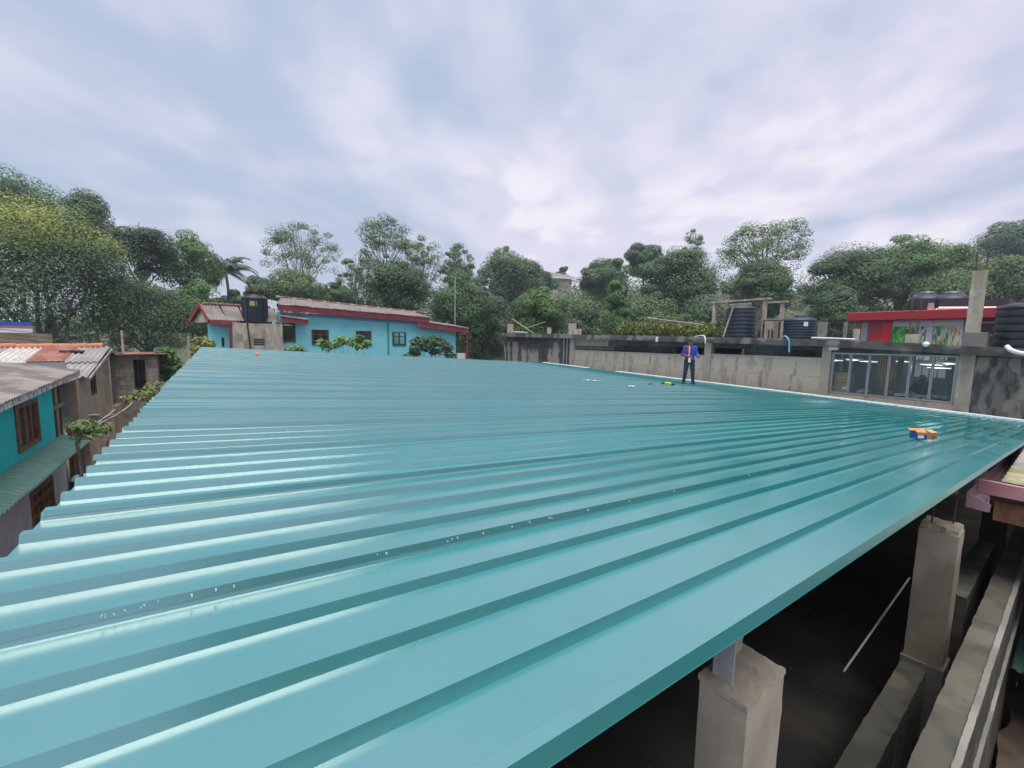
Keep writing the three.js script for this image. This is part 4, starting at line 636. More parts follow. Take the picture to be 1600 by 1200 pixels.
// ---------- pink trimmed house close by at the low corner ----------
{
  const t = thing('pink_trim_house', 'low house with pink fascia, pale corrugated roof and brown wall plate', 'house', V(11, 0, 3));
  const X = 6.9, z0 = -0.62;
  part('fascia', rbox(X, X + 0.05, 5.40, 5.56, z0, 6, 0.012), M.pink, t);
  part('gutter', [beam(V(X - 0.02, 5.22, z0 + 0.02), V(X + 9, 4.9, z0 + 0.02), 0.16, 0.012), beam(V(X - 0.02, 5.30, z0 - 0.06), V(X + 9, 4.98, z0 - 0.06), 0.012, 0.16), beam(V(X - 0.02, 5.30, z0 + 0.10), V(X + 9, 4.98, z0 + 0.10), 0.012, 0.16), poly([V(X - 0.03, 5.385, z0 - 0.065), V(X - 0.03, 5.27, z0 - 0.06), V(X - 0.03, 5.215, z0 + 0.01), V(X - 0.03, 5.215, z0 + 0.12), V(X - 0.03, 5.30, z0 + 0.125)], 0.012)], plain([0.52, 0.36, 0.42], 0.5), t);
  part('wall_plate', box(X + 0.06, X + 0.3, 5.12, 5.34, z0 + 0.14, 6), M.wood, t);
  part('soffit', box(X + 0.05, X + 0.4, 5.35, 5.39, z0 + 0.1, 6), M.woodDark, t);
  for (let k = 0; k < 7; k++) { const x = X + 0.02 + k * 0.9; part('roof_sheet', corrugated(V(x, 5.575 + k * 0.004, -0.45), V(0, 0, 6.5), V(0.92, 0.006, 0), 0.21, 0.025, 3), k % 2 ? M.asbestos : mottledOchre(), t); }
  part('wall', box(X + 0.6, X + 6, 1.2, 5.3, 0.3, 6), M.lilac, t); part('end_wall', poly([V(X + 0.6, 5.3, 0.3), V(X + 6, 5.3, 0.3), V(X + 6, 6.2, 0.3), V(X + 0.6, 5.55, 0.3)], 0.1), M.lilac, t);
  
  // what lies in the strip behind the wall
  single('terracotta_tiles', 'stack of orange clay tiles beyond the boundary wall', 'tiles', [0, 1, 2, 3, 4].map(k => corrugated(V(9.3 + k * 0.24, 4.05 - k * 0.045, -0.30), V(0, 0.02, 0.9), V(0.27, 0.035, 0), 0.13, 0.02, 2)), M.terracotta);
  single('teal_sheet', 'offcut of teal ribbed sheet lying below the clay tiles', 'sheet', corrugated(V(7.6, 3.2, -0.22), V(0.9, 0.05, 0), V(0, 0.02, 0.9), 0.09, 0.014, 2), M.greenSheet);
  single('soil_heap', 'heap of brown soil and litter beyond the boundary wall', 'soil', rough(sub(6.0, 9.5, 1.4, 2.35, -0.20, 2.2, 0.15), 0.10, 2.4, 151), M.soil);
  single('concrete_kerb', 'thin pale concrete kerb holding the brown soil', 'kerb', beam(V(5.95, 2.22, -0.19), V(5.75, 2.2, 1.2), 0.06, 0.1), M.concretePale);
  single('yard_wall', 'retaining wall below the brown soil', 'wall', box(2.4, 6.0, 0.9, 1.0, -0.2, 2.2), M.concrete);
  const nb = thing('unseen_house', 'unseen rendered house added behind the viewpoint to darken the rib reflections', 'house', V(8, 0, 9));  // added out of view; its height darkens what the ribs mirror
  part('wall', box(0.5, 15, 0, 9.4, 6.2, 14), M.tan, nb); part('roof', [poly([V(-0.1, 9.5, 5.6), V(15.6, 9.5, 5.6), V(15.6, 11.6, 10), V(-0.1, 11.6, 10)], 0.08), poly([V(-0.1, 11.6, 10), V(15.6, 11.6, 10), V(15.6, 9.5, 14.6), V(-0.1, 9.5, 14.6)], 0.08)], M.asbestosOld, nb);
  for (const x of [1, 5, 9, 12.5]) { const f = part('window', [box(x, x + 1.2, 6.2, 7.4, 6.16, 6.2)], M.woodDark, nb); part('shutter', box(x + 0.08, x + 1.12, 6.28, 7.32, 6.14, 6.155), M.wood, f); }
}
function mottledOchre() { return M.ochre || (M.ochre = mottled([0.42, 0.38, 0.24], [0.30, 0.28, 0.17], { metres: 0.8, c: [0.18, 0.18, 0.10], cAmt: 0.7 })); }

// ---------- people ----------
function nets(x0, x1, y0, y1, z0, z1, c, f) {               // surface of f < 0, cells of size c
  const nx = Math.ceil((x1 - x0) / c) + 1, ny = Math.ceil((y1 - y0) / c) + 1, nz = Math.ceil((z1 - z0) / c) + 1, S = new Float32Array(nx * ny * nz), id = (i, j, k) => (k * ny + j) * nx + i;
  for (let k = 0; k < nz; k++) for (let j = 0; j < ny; j++) for (let i = 0; i < nx; i++) S[id(i, j, k)] = f(x0 + i * c, y0 + j * c, z0 + k * c);
  const map = new Int32Array(nx * ny * nz).fill(-1), pos = [], idx = [];
  const E = [[0, 1], [2, 3], [4, 5], [6, 7], [0, 2], [1, 3], [4, 6], [5, 7], [0, 4], [1, 5], [2, 6], [3, 7]];
  for (let k = 0; k < nz - 1; k++) for (let j = 0; j < ny - 1; j++) for (let i = 0; i < nx - 1; i++) {
    const v = []; let m = 0; for (let q = 0; q < 8; q++) { v[q] = S[id(i + (q & 1), j + (q >> 1 & 1), k + (q >> 2))]; if (v[q] < 0) m++; }
    if (!m || m === 8) continue; let n = 0, a = 0, b = 0, d = 0;
    for (const [p, q] of E) if ((v[p] < 0) !== (v[q] < 0)) { const t = v[p] / (v[p] - v[q]); a += mix(p & 1, q & 1, t); b += mix(p >> 1 & 1, q >> 1 & 1, t); d += mix(p >> 2, q >> 2, t); n++; }
    map[id(i, j, k)] = pos.length / 3; pos.push(x0 + (i + a / n) * c, y0 + (j + b / n) * c, z0 + (k + d / n) * c);
  }
  for (let k = 1; k < nz - 1; k++) for (let j = 1; j < ny - 1; j++) for (let i = 1; i < nx - 1; i++) {
    const s = S[id(i, j, k)] < 0, quad = (a, b, cc, d, fl) => { if (a < 0 || b < 0 || cc < 0 || d < 0) return; fl ? idx.push(a, b, cc, a, cc, d) : idx.push(a, cc, b, a, d, cc); };
    if (s !== (S[id(i + 1, j, k)] < 0)) quad(map[id(i, j - 1, k - 1)], map[id(i, j, k - 1)], map[id(i, j, k)], map[id(i, j - 1, k)], s);
    if (s !== (S[id(i, j + 1, k)] < 0)) quad(map[id(i - 1, j, k - 1)], map[id(i - 1, j, k)], map[id(i, j, k)], map[id(i, j, k - 1)], s);
    if (s !== (S[id(i, j, k + 1)] < 0)) quad(map[id(i - 1, j - 1, k)], map[id(i, j - 1, k)], map[id(i, j, k)], map[id(i - 1, j, k)], s);
  }
  const g = new THREE.BufferGeometry(); g.setAttribute('position', new THREE.Float32BufferAttribute(pos, 3)); g.setIndex(idx); g.computeVertexNormals(); return g;
}
const smin = (a, b, k) => { const h = clamp(0.5 + 0.5 * (b - a) / k); return mix(b, a, h) - k * h * (1 - h); };
function cap(a, b, ra, rb) { const dx = b[0] - a[0], dy = b[1] - a[1], dz = b[2] - a[2], L = dx * dx + dy * dy + dz * dz; return (x, y, z) => { const t = clamp(((x - a[0]) * dx + (y - a[1]) * dy + (z - a[2]) * dz) / L), ex = x - a[0] - dx * t, ey = y - a[1] - dy * t, ez = z - a[2] - dz * t; return Math.sqrt(ex * ex + ey * ey + ez * ez) - mix(ra, rb, t); }; }
function ell(c, r) { const m = Math.min(...r); return (x, y, z) => { const a = (x - c[0]) / r[0], b = (y - c[1]) / r[1], d = (z - c[2]) / r[2]; return (Math.sqrt(a * a + b * b + d * d) - 1) * m; }; }
const blend = (k, ...fs) => (x, y, z) => { let d = fs[0](x, y, z); for (let i = 1; i < fs.length; i++) d = smin(d, fs[i](x, y, z), k); return d; };
function handParts(w, dir, out, thumb) {                   // palm and five bent fingers from wrist w
  const D = V(...dir).normalize(), O = V(...out).normalize(), N = D.clone().cross(O).normalize(), at = (a, b, c) => { const p = V(...w).addScaledVector(D, a).addScaledVector(O, b).addScaledVector(N, c); return [p.x, p.y, p.z]; };
  const fs = [cap(at(0, 0, 0), at(0.05, 0, 0), 0.026, 0.024), cap(at(0.06, -0.025, 0), at(0.06, 0.025, 0), 0.018, 0.018)];
  [[-0.030, 0.065], [-0.010, 0.078], [0.010, 0.074], [0.030, 0.058]].forEach(([o, l]) => { fs.push(cap(at(0.07, o, 0), at(0.07 + l * 0.5, o, 0.008), 0.0095, 0.009), cap(at(0.07 + l * 0.5, o, 0.008), at(0.07 + l * 0.85, o, 0.035), 0.009, 0.008)); });
  fs.push(cap(at(0.02, 0.03 * thumb, 0), at(0.05, 0.055 * thumb, 0.012), 0.012, 0.010), cap(at(0.05, 0.055 * thumb, 0.012), at(0.075, 0.058 * thumb, 0.03), 0.010, 0.0085)); return blend(0.008, ...fs);
}
function person(label, base, turn, o) {
  const t = thing('person', label, 'person', base); t.rotation.y = turn;
  const J = o.joints, put = (name, g, m, parent = t) => { const q = new THREE.Mesh(g.index ? g.toNonIndexed() : g, m); if (!q.geometry.attributes.uv) q.geometry.setAttribute('uv', new THREE.BufferAttribute(new Float32Array(q.geometry.attributes.position.count * 2), 2)); q.name = name; q.castShadow = q.receiveShadow = true; parent.add(q); return q; };
  const hc = J.head, torso = [ell([J.chest[0], J.chest[1], J.chest[2]], [0.17, 0.20, 0.115]), ell([J.belly[0], J.belly[1], J.belly[2]], [0.145, 0.17, 0.105]), ell([J.pelvis[0], J.pelvis[1], J.pelvis[2]], [0.16, 0.12, 0.115]), cap(J.shL, J.shR, 0.062, 0.062)];
  const armL = [cap(J.shL, J.elL, 0.056, 0.042), cap(J.elL, J.wrL, 0.042, 0.027)], armR = [cap(J.shR, J.elR, 0.056, 0.042), cap(J.elR, J.wrR, 0.042, 0.027)];
  const legs = [cap(J.hipL, J.knL, 0.088, 0.058), cap(J.knL, J.anL, 0.056, 0.040), cap(J.hipR, J.knR, 0.088, 0.058), cap(J.knR, J.anR, 0.056, 0.040)], neck = cap([J.chest[0], J.chest[1] + 0.16, J.chest[2]], [hc[0], hc[1] - 0.08, hc[2] - 0.015], 0.056, 0.052);
  const skinM = plain(o.skin, 0.6);
  const bodyF = blend(0.03, ...torso, neck, ...armL, ...armR, ...legs), handL = handParts(J.wrL, o.dirL, o.outL, 1), handR = handParts(J.wrR, o.dirR, o.outR, -1);
  const face = (x, y, z) => { let d = blend(0.03, ell([hc[0], hc[1] + 0.02, hc[2] - 0.005], [0.077, 0.098, 0.094]), ell([hc[0], hc[1] - 0.05, hc[2] + 0.018], [0.056, 0.07, 0.07]), neck)(x, y, z); d = smin(d, cap([hc[0], hc[1] + 0.012, hc[2] + 0.088], [hc[0], hc[1] - 0.022, hc[2] + 0.106], 0.010, 0.015)(x, y, z), 0.012); for (const s of [-1, 1]) { d = smin(d, ell([hc[0] + s * 0.079, hc[1] - 0.005, hc[2] - 0.005], [0.012, 0.032, 0.02])(x, y, z), 0.008); d = Math.max(d, -ell([hc[0] + s * 0.032, hc[1] + 0.018, hc[2] + 0.098], [0.017, 0.010, 0.018])(x, y, z)); } d = smin(d, cap([hc[0] - 0.022, hc[1] - 0.055, hc[2] + 0.078], [hc[0] + 0.022, hc[1] - 0.055, hc[2] + 0.078], 0.009, 0.009)(x, y, z), 0.006); return d; };
  const xs = 0.55, gB = nets(-xs, xs, -0.02, J.head[1] - 0.04, -0.35, o.zMax || 0.5, 0.016, (x, y, z) => Math.min(bodyF(x, y, z), 9));
  const gH = nets(hc[0] - 0.13, hc[0] + 0.13, hc[1] - 0.17, hc[1] + 0.15, hc[2] - 0.14, hc[2] + 0.16, 0.006, face);
  const hg = (w, f) => nets(w[0] - 0.2, w[0] + 0.2, w[1] - 0.2, w[1] + 0.2, w[2] - 0.2, w[2] + 0.2, 0.006, f);
  const body = put('body', merge([gB, gH, hg(J.wrL, handL), hg(J.wrR, handR)]), skinM);
  for (const s of [-1, 1]) { const e = new THREE.SphereGeometry(0.011, 10, 8); e.translate(hc[0] + s * 0.032, hc[1] + 0.018, hc[2] + 0.080); put('eye', e, plain([0.03, 0.02, 0.018], 0.3), body); }
  const shirtF0 = blend(0.035, ...torso, ...armL, ...armR), hem = o.hem, shirtF = (x, y, z) => Math.max(shirtF0(x, y, z) - 0.016, hem - y, y - (J.chest[1] + 0.235));
  const sg = nets(-xs, xs, hem - 0.03, J.head[1], -0.3, o.zMax || 0.5, 0.014, (x, y, z) => { let d = shirtF(x, y, z); for (const w of [J.wrL, J.wrR]) d = Math.max(d, 0.035 - Math.hypot(x - w[0], y - w[1], z - w[2])); return d; });
  { const p = sg.attributes.position, c = new Float32Array(p.count * 3); for (let i = 0; i < p.count; i++) { const q = o.shirt(p.getX(i), p.getY(i), p.getZ(i)); c.set(q, i * 3); } sg.setAttribute('color', new THREE.BufferAttribute(c, 3)); }
  put('shirt', sg, new THREE.MeshStandardMaterial({ vertexColors: true, roughness: 0.8, side: THREE.DoubleSide }));
  if (o.trousers) { const lf = blend(0.03, ...legs, torso[2]); put('trousers', nets(-xs, xs, 0.06, hem + 0.12, -0.3, 0.5, 0.014, (x, y, z) => Math.max(lf(x, y, z) - 0.017 - 0.006 * Math.sin(y * 40 + x * 20), 0.075 - y, y - hem - 0.08)), plain(o.trousers, 0.85)); }
  if (o.shoes) for (const [a, s] of [[J.anL, 1], [J.anR, -1]]) put('shoe', nets(a[0] - 0.2, a[0] + 0.2, -0.02, 0.16, a[2] - 0.2, a[2] + 0.3, 0.01, (x, y, z) => Math.max(blend(0.03, cap([a[0], 0.05, a[2] - 0.05], [a[0] + s * 0.03, 0.035, a[2] + 0.15], 0.05, 0.04), cap([a[0], 0.05, a[2]], [a[0], 0.13, a[2]], 0.05, 0.048))(x, y, z), 0.002 - y)), plain(o.shoes, 0.7));
  const hairF = ell([hc[0], hc[1] + 0.03, hc[2] - 0.015], [0.086, 0.103, 0.102]);
  put('hair', nets(hc[0] - 0.13, hc[0] + 0.13, hc[1] - 0.08, hc[1] + 0.17, hc[2] - 0.15, hc[2] + 0.13, 0.008, (x, y, z) => Math.max(hairF(x, y, z), (hc[1] + 0.045 - y) + (z - hc[2]) * 0.9 - 0.02)), plain([0.012, 0.010, 0.010], 0.7));
  if (o.cap) { const f = ell([hc[0], hc[1] + 0.05, hc[2] - 0.01], [0.094, 0.098, 0.112]); const cp = put('cap', nets(hc[0] - 0.14, hc[0] + 0.14, hc[1] + 0.02, hc[1] + 0.19, hc[2] - 0.15, hc[2] + 0.16, 0.008, (x, y, z) => Math.max(f(x, y, z), hc[1] + 0.055 - y)), plain(o.cap, 0.8)); const br = new THREE.CylinderGeometry(0.085, 0.085, 0.008, 24, 1, false, -Math.PI / 2, Math.PI); br.scale(1, 1, 1.15); br.translate(hc[0], hc[1] + 0.058, hc[2] + 0.075); put('peak', br, plain(o.cap, 0.8), cp); }
  return { t, put };
}
{
  const x = 14.95, z = -9.08, y = roofY(x, z) + RIB + 0.004;
  const blue = [0.012, 0.065, 0.33], red = [0.29, 0.014, 0.05], wh = [0.60, 0.58, 0.62];
  const w = person('worker in blue and crimson shirt, dark trousers and cap standing on the metal roof', V(x, y, z), Math.atan2(-14.95, 9.08) + 0.12, {
    joints: { head: [0.005, 1.60, 0.035], chest: [0, 1.28, 0], belly: [0, 1.06, 0], pelvis: [0, 0.93, 0], shL: [0.175, 1.405, 0], shR: [-0.175, 1.405, 0], elL: [0.255, 1.14, 0.03], elR: [-0.25, 1.13, 0.0], wrL: [0.27, 1.05, 0.26], wrR: [-0.06, 1.045, 0.20], hipL: [0.09, 0.90, 0], hipR: [-0.09, 0.90, 0], knL: [0.135, 0.48, 0.04], knR: [-0.125, 0.48, 0.02], anL: [0.17, 0.08, -0.01], anR: [-0.16, 0.08, -0.03] },
    skin: [0.25, 0.135, 0.085], dirL: [0.35, 0.12, 1], outL: [0, 1, 0], dirR: [1, -0.1, 0.5], outR: [0, 1, 0.2], hem: 0.86, trousers: [0.010, 0.024, 0.055], shoes: [0.012, 0.012, 0.016], cap: [0.02, 0.02, 0.024],
    shirt: (px, py, pz) => { if (Math.abs(px) > 0.165 && py > 1.08) return px > 0.20 && pz > 0.16 ? red : blue; if (pz > 0.12 && py < 1.2) return px < 0.12 ? red : blue; if (px < -0.055) return red; if (px < -0.025) return wh; return blue; },
  });
  const pg = new THREE.PlaneGeometry(0.085, 0.17, 4, 6); { const p = pg.attributes.position; for (let i = 0; i < p.count; i++) p.setZ(i, 0.008 * Math.sin(p.getX(i) * 60) + 0.006 * Math.sin(p.getY(i) * 25)); pg.computeVertexNormals(); } pg.translate(0, 0, 0);
  const cloth = new THREE.Mesh(merge([pg]), M.white); cloth.name = numbered('white_cloth'); cloth.castShadow = true; const lp = V(-0.03, 0.93, 0.235).applyAxisAngle(V(0, 1, 0), w.t.rotation.y); cloth.position.set(x + lp.x, y + lp.y, z + lp.z); cloth.rotation.y = w.t.rotation.y; cloth.userData = { label: 'white cloth hanging from the hand of the worker on the roof', category: 'cloth' }; scene.add(cloth);
  const s = P.X(1442, 590, 21.4), seat = V(s.x, 4.62, s.z);
  person('person in dark clothes sitting at a desk behind the window', seat, -Math.PI / 2, {
    joints: { head: [0, 1.30, 0.05], chest: [0, 0.98, 0], belly: [0, 0.76, 0], pelvis: [0, 0.62, 0], shL: [0.18, 1.10, 0], shR: [-0.18, 1.10, 0], elL: [0.26, 0.86, 0.10], elR: [-0.26, 0.86, 0.10], wrL: [0.12, 0.80, 0.34], wrR: [-0.12, 0.80, 0.34], hipL: [0.09, 0.58, 0], hipR: [-0.09, 0.58, 0], knL: [0.11, 0.56, 0.42], knR: [-0.11, 0.56, 0.42], anL: [0.11, 0.12, 0.40], anR: [-0.11, 0.12, 0.40] },
    skin: [0.15, 0.08, 0.05], dirL: [-0.3, 0, 1], outL: [1, 0, 0], dirR: [0.3, 0, 1], outR: [1, 0, 0], hem: 0.56, trousers: [0.02, 0.02, 0.03], shoes: [0.02, 0.02, 0.02], shirt: () => [0.02, 0.022, 0.03],
  });
  const ch = thing('stool', 'dark stool under the person behind the window', 'stool', V(seat.x, 4.4, seat.z)); part('seat', box(seat.x - 0.2, seat.x + 0.2, 5.02, 5.08, seat.z - 0.2, seat.z + 0.2), M.dark, ch); for (const [i, j] of [[-1, -1], [1, -1], [-1, 1], [1, 1]]) part('leg', box(seat.x + i * 0.17 - 0.02, seat.x + i * 0.17 + 0.02, 4.4, 5.02, seat.z + j * 0.17 - 0.02, seat.z + j * 0.17 + 0.02), M.dark, ch);
}

// ---------- small things left on the roof ----------
{
  const onRoof = (px, py) => { let q = P.Y(px, py, 6); for (let k = 0; k < 12; k++) q = P.Y(px, py, roofY(q.x, q.z) + RIB + 0.004); return q; };
  const crate = (px, py, yaw, label, cols, tilt) => {
    const c = onRoof(px, py), t = thing('screw_box', label, 'box', c, 'screw boxes on the roof'); t.rotation.y = yaw;
    const o = V(c.x, c.y, c.z), S = 0.058, g = (a, b, cc, d, e, f) => box(c.x + a, c.x + b, c.y + cc * 0.75, c.y + d * 0.75, c.z + e, c.z + f);
    part('carton', [g(-S, S, 0, 0.006, -0.06, 0.06), g(-S, -S + 0.006, 0.006, 0.12, -0.06, 0.06), g(S - 0.006, S, 0.006, 0.12, -0.06, 0.06), g(-S + 0.006, S - 0.006, 0.006, 0.12, -0.06, -0.054), g(-S + 0.006, S - 0.006, 0.006, 0.12, 0.054, 0.06)], plain(cols[0], 0.6), t);
    part('flap', poly([V(c.x - S, c.y + 0.09, c.z + 0.06), V(c.x + S, c.y + 0.09, c.z + 0.06), V(c.x + S, c.y + 0.115, c.z + 0.06 - tilt), V(c.x - S, c.y + 0.115, c.z + 0.06 - tilt)], 0.004), plain(cols[1], 0.7), t);
    part('flap', poly([V(c.x - S, c.y + 0.09, c.z - 0.06), V(c.x - S, c.y + 0.115, c.z - 0.10), V(c.x + S, c.y + 0.115, c.z - 0.10), V(c.x + S, c.y + 0.09, c.z - 0.06)], 0.004), plain(cols[1], 0.7), t);
    part('printed_label', g(-0.05, 0.02, 0.02, 0.07, 0.0602, 0.0625), plain(cols[2], 0.5), t); part('printed_band', g(-S, S, 0.085, 0.105, 0.0602, 0.0615), plain(cols[3], 0.5), t);
  };
  crate(1434, 685, -0.75, 'small blue and orange screw box lying open on the metal roof', [[0.02, 0.05, 0.22], [0.55, 0.24, 0.06], [0.6, 0.62, 0.66], [0.55, 0.25, 0.05]], 0.05);
  crate(1450.5, 685, -0.35, 'small brown cardboard screw box beside the blue one', [[0.42, 0.22, 0.10], [0.55, 0.32, 0.18], [0.16, 0.10, 0.06], [0.30, 0.14, 0.06]], 0.07);
  const dq = onRoof(1038, 601), dr = thing('cordless_drill', 'yellow green cordless drill with black chuck lying on the roof', 'drill', dq);
  { const a = V(0.545, 0, 0.84).multiplyScalar(0), r = V(0.79, 0, 0.61); const at = (s, h) => dq.clone().addScaledVector(r, s).add(V(0, h, 0)); const ly = plain([0.42, 0.50, 0.07], 0.5); part('housing', [rod(at(0.0, 0.05), at(0.20, 0.05), 0.045, 0.04, 14)], ly, dr); part('chuck', rod(at(-0.12, 0.05), at(0, 0.05), 0.014, 0.032, 12), M.dark, dr); part('grip', rod(at(0.14, 0.04), at(0.20, 0.03).add(V(-0.1, 0, 0.16)), 0.026, 0.024), ly, dr); part('battery', rbox(at(0.2, 0).x - 0.15, at(0.2, 0).x - 0.04, dq.y, dq.y + 0.06, at(0.2, 0).z + 0.13, at(0.2, 0).z + 0.2, 0.01), M.dark, dr); }
  single('drill_bit', 'black bit lying on the roof near the drill', 'tool', rod(onRoof(1013, 600.5).add(V(0, 0.012, 0)), onRoof(1020, 600.5).add(V(0, 0.012, 0)), 0.014), M.dark);
  for (const [px, py, w] of [[914, 594.5, 0.08], [920, 595, 0.14], [928, 596, 0.16], [938, 596.5, 0.14], [987, 605, 0.17]]) { const c = onRoof(px, py), g = rough(new THREE.PlaneGeometry(w, w * 0.6, 6, 5).rotateX(-Math.PI / 2), 0.03, 9, px); g.translate(c.x, c.y + 0.03, c.z); single('paper_scrap', px > 950 ? 'single crumpled white scrap of packing nearest the drill on the roof' : 'crumpled white scrap in a row of scraps on the roof', 'scrap', g, M.white, 'white scraps on the roof'); }
  { const c = onRoof(402, 556), t = thing('orange_tag', 'small orange marker lump on the far edge of the roof', 'marker', c); const g = rough(new THREE.IcosahedronGeometry(0.055, 2), 0.02, 8, 7); g.translate(c.x, c.y + 0.05, c.z); part('lump', g, plain([0.75, 0.20, 0.10], 0.7), t); part('foot', lathe([[0, 0.01], [0.08, 0.01], [0.09, 0]], c.x, c.y, c.z, 12), plain([0.6, 0.15, 0.08], 0.7), t); }
}

// ---------- trees ----------
class Leaves {
  constructor() { this.p = []; this.c = []; }
  leaf(x, y, z, nx, ny, nz, ax, ay, az, L, W, c) {        // a pointed leaf: two triangles folded along the rib
    let bx = ny * az - nz * ay, by = nz * ax - nx * az, bz = nx * ay - ny * ax; const l = Math.hypot(bx, by, bz) || 1; bx /= l; by /= l; bz /= l;
    const p = this.p, h = W * 0.25; p.push(x - ax * L, y - ay * L, z - az * L, x + bx * W + nx * h, y + by * W + ny * h, z + bz * W + nz * h, x + ax * L, y + ay * L, z + az * L, x - ax * L, y - ay * L, z - az * L, x + ax * L, y + ay * L, z + az * L, x - bx * W + nx * h, y - by * W + ny * h, z - bz * W + nz * h);
    for (let i = 0; i < 6; i++) this.c.push(c[0], c[1], c[2]);
  }
  clump(R, cx, cy, cz, rx, ry, rz, n, size, pal, up = 0.6) {
    for (let i = 0; i < n; i++) {
      let x, y, z, d; do { x = R() * 2 - 1; y = R() * 2 - 1; z = R() * 2 - 1; d = x * x + y * y + z * z; } while (d > 1 || d < 0.05); d = Math.sqrt(d); const k = Math.pow(d, 0.45) / d; x *= k; y *= k; z *= k;
      let nx = x * 0.9 + (R() - 0.5) * 0.8, ny = y * 0.5 + up + (R() - 0.5) * 0.7, nz = z * 0.9 + (R() - 0.5) * 0.8, l = Math.hypot(nx, ny, nz) || 1; nx /= l; ny /= l; nz /= l;
      let ax = R() - 0.5, ay = R() - 0.75, az = R() - 0.5; const q = ax * nx + ay * ny + az * nz; ax -= nx * q; ay -= ny * q; az -= nz * q; l = Math.hypot(ax, ay, az) || 1; ax /= l; ay /= l; az /= l;
      const s = size * (0.7 + 0.6 * R()), c = pal[R() * pal.length | 0], v = 0.85 + 0.3 * R();
      this.leaf(cx + x * rx, cy + y * ry, cz + z * rz, nx, ny, nz, ax, ay, az, s, s * 0.5, [c[0] * v, c[1] * v, c[2] * v]);
    }
  }
  build() { const g = new THREE.BufferGeometry(); g.setAttribute('position', new THREE.Float32BufferAttribute(this.p, 3)); g.setAttribute('color', new THREE.Float32BufferAttribute(this.c, 3)); g.computeVertexNormals(); return g; }
}
const leafMat = new THREE.MeshPhysicalMaterial({ vertexColors: true, roughness: 0.62, transmission: 0.36, thickness: 0, side: THREE.DoubleSide });
leafMat.name = 'leaf';
const PAL = {
  dark: [[0.038, 0.119, 0.025], [0.048, 0.147, 0.030], [0.031, 0.100, 0.027]],
  mid: [[0.066, 0.175, 0.030], [0.080, 0.200, 0.036], [0.054, 0.150, 0.030]],
  fresh: [[0.100, 0.245, 0.036], [0.115, 0.265, 0.042], [0.085, 0.215, 0.034]],
  olive: [[0.121, 0.211, 0.041], [0.094, 0.184, 0.041], [0.146, 0.224, 0.055]],
  blue: [[0.051, 0.147, 0.046], [0.069, 0.184, 0.055], [0.044, 0.122, 0.044]],
  yellow: [[0.40, 0.42, 0.03], [0.30, 0.38, 0.03], [0.20, 0.31, 0.03], [0.46, 0.43, 0.06]],
  purple: [[0.032, 0.050, 0.034], [0.040, 0.058, 0.036], [0.034, 0.066, 0.034]],
};
function limb(a, b, r0, r1, R, n = 5, wob = 0.1, seg = 6) {
  const L = a.distanceTo(b), pts = []; for (let i = 0; i <= n; i++) { const f = i / n, q = a.clone().lerp(b, f); const k = Math.sin(f * Math.PI) * wob * L; if (i && i < n) q.add(V((R() - 0.5) * k, (R() - 0.2) * k * 0.8, (R() - 0.5) * k)); pts.push(q); }
  const gs = []; const c = new THREE.CatmullRomCurve3(pts), m = n * 2, g = new THREE.TubeGeometry(c, m, 1, seg, false), p = g.attributes.position;
  for (let i = 0; i <= m; i++) { const ctr = c.getPointAt(i / m), r = mix(r0, r1, i / m); for (let j = 0; j <= seg; j++) { const k = i * (seg + 1) + j; p.setXYZ(k, ctr.x + (p.getX(k) - ctr.x) * r, ctr.y + (p.getY(k) - ctr.y) * r, ctr.z + (p.getZ(k) - ctr.z) * r); } }
  return g;
}
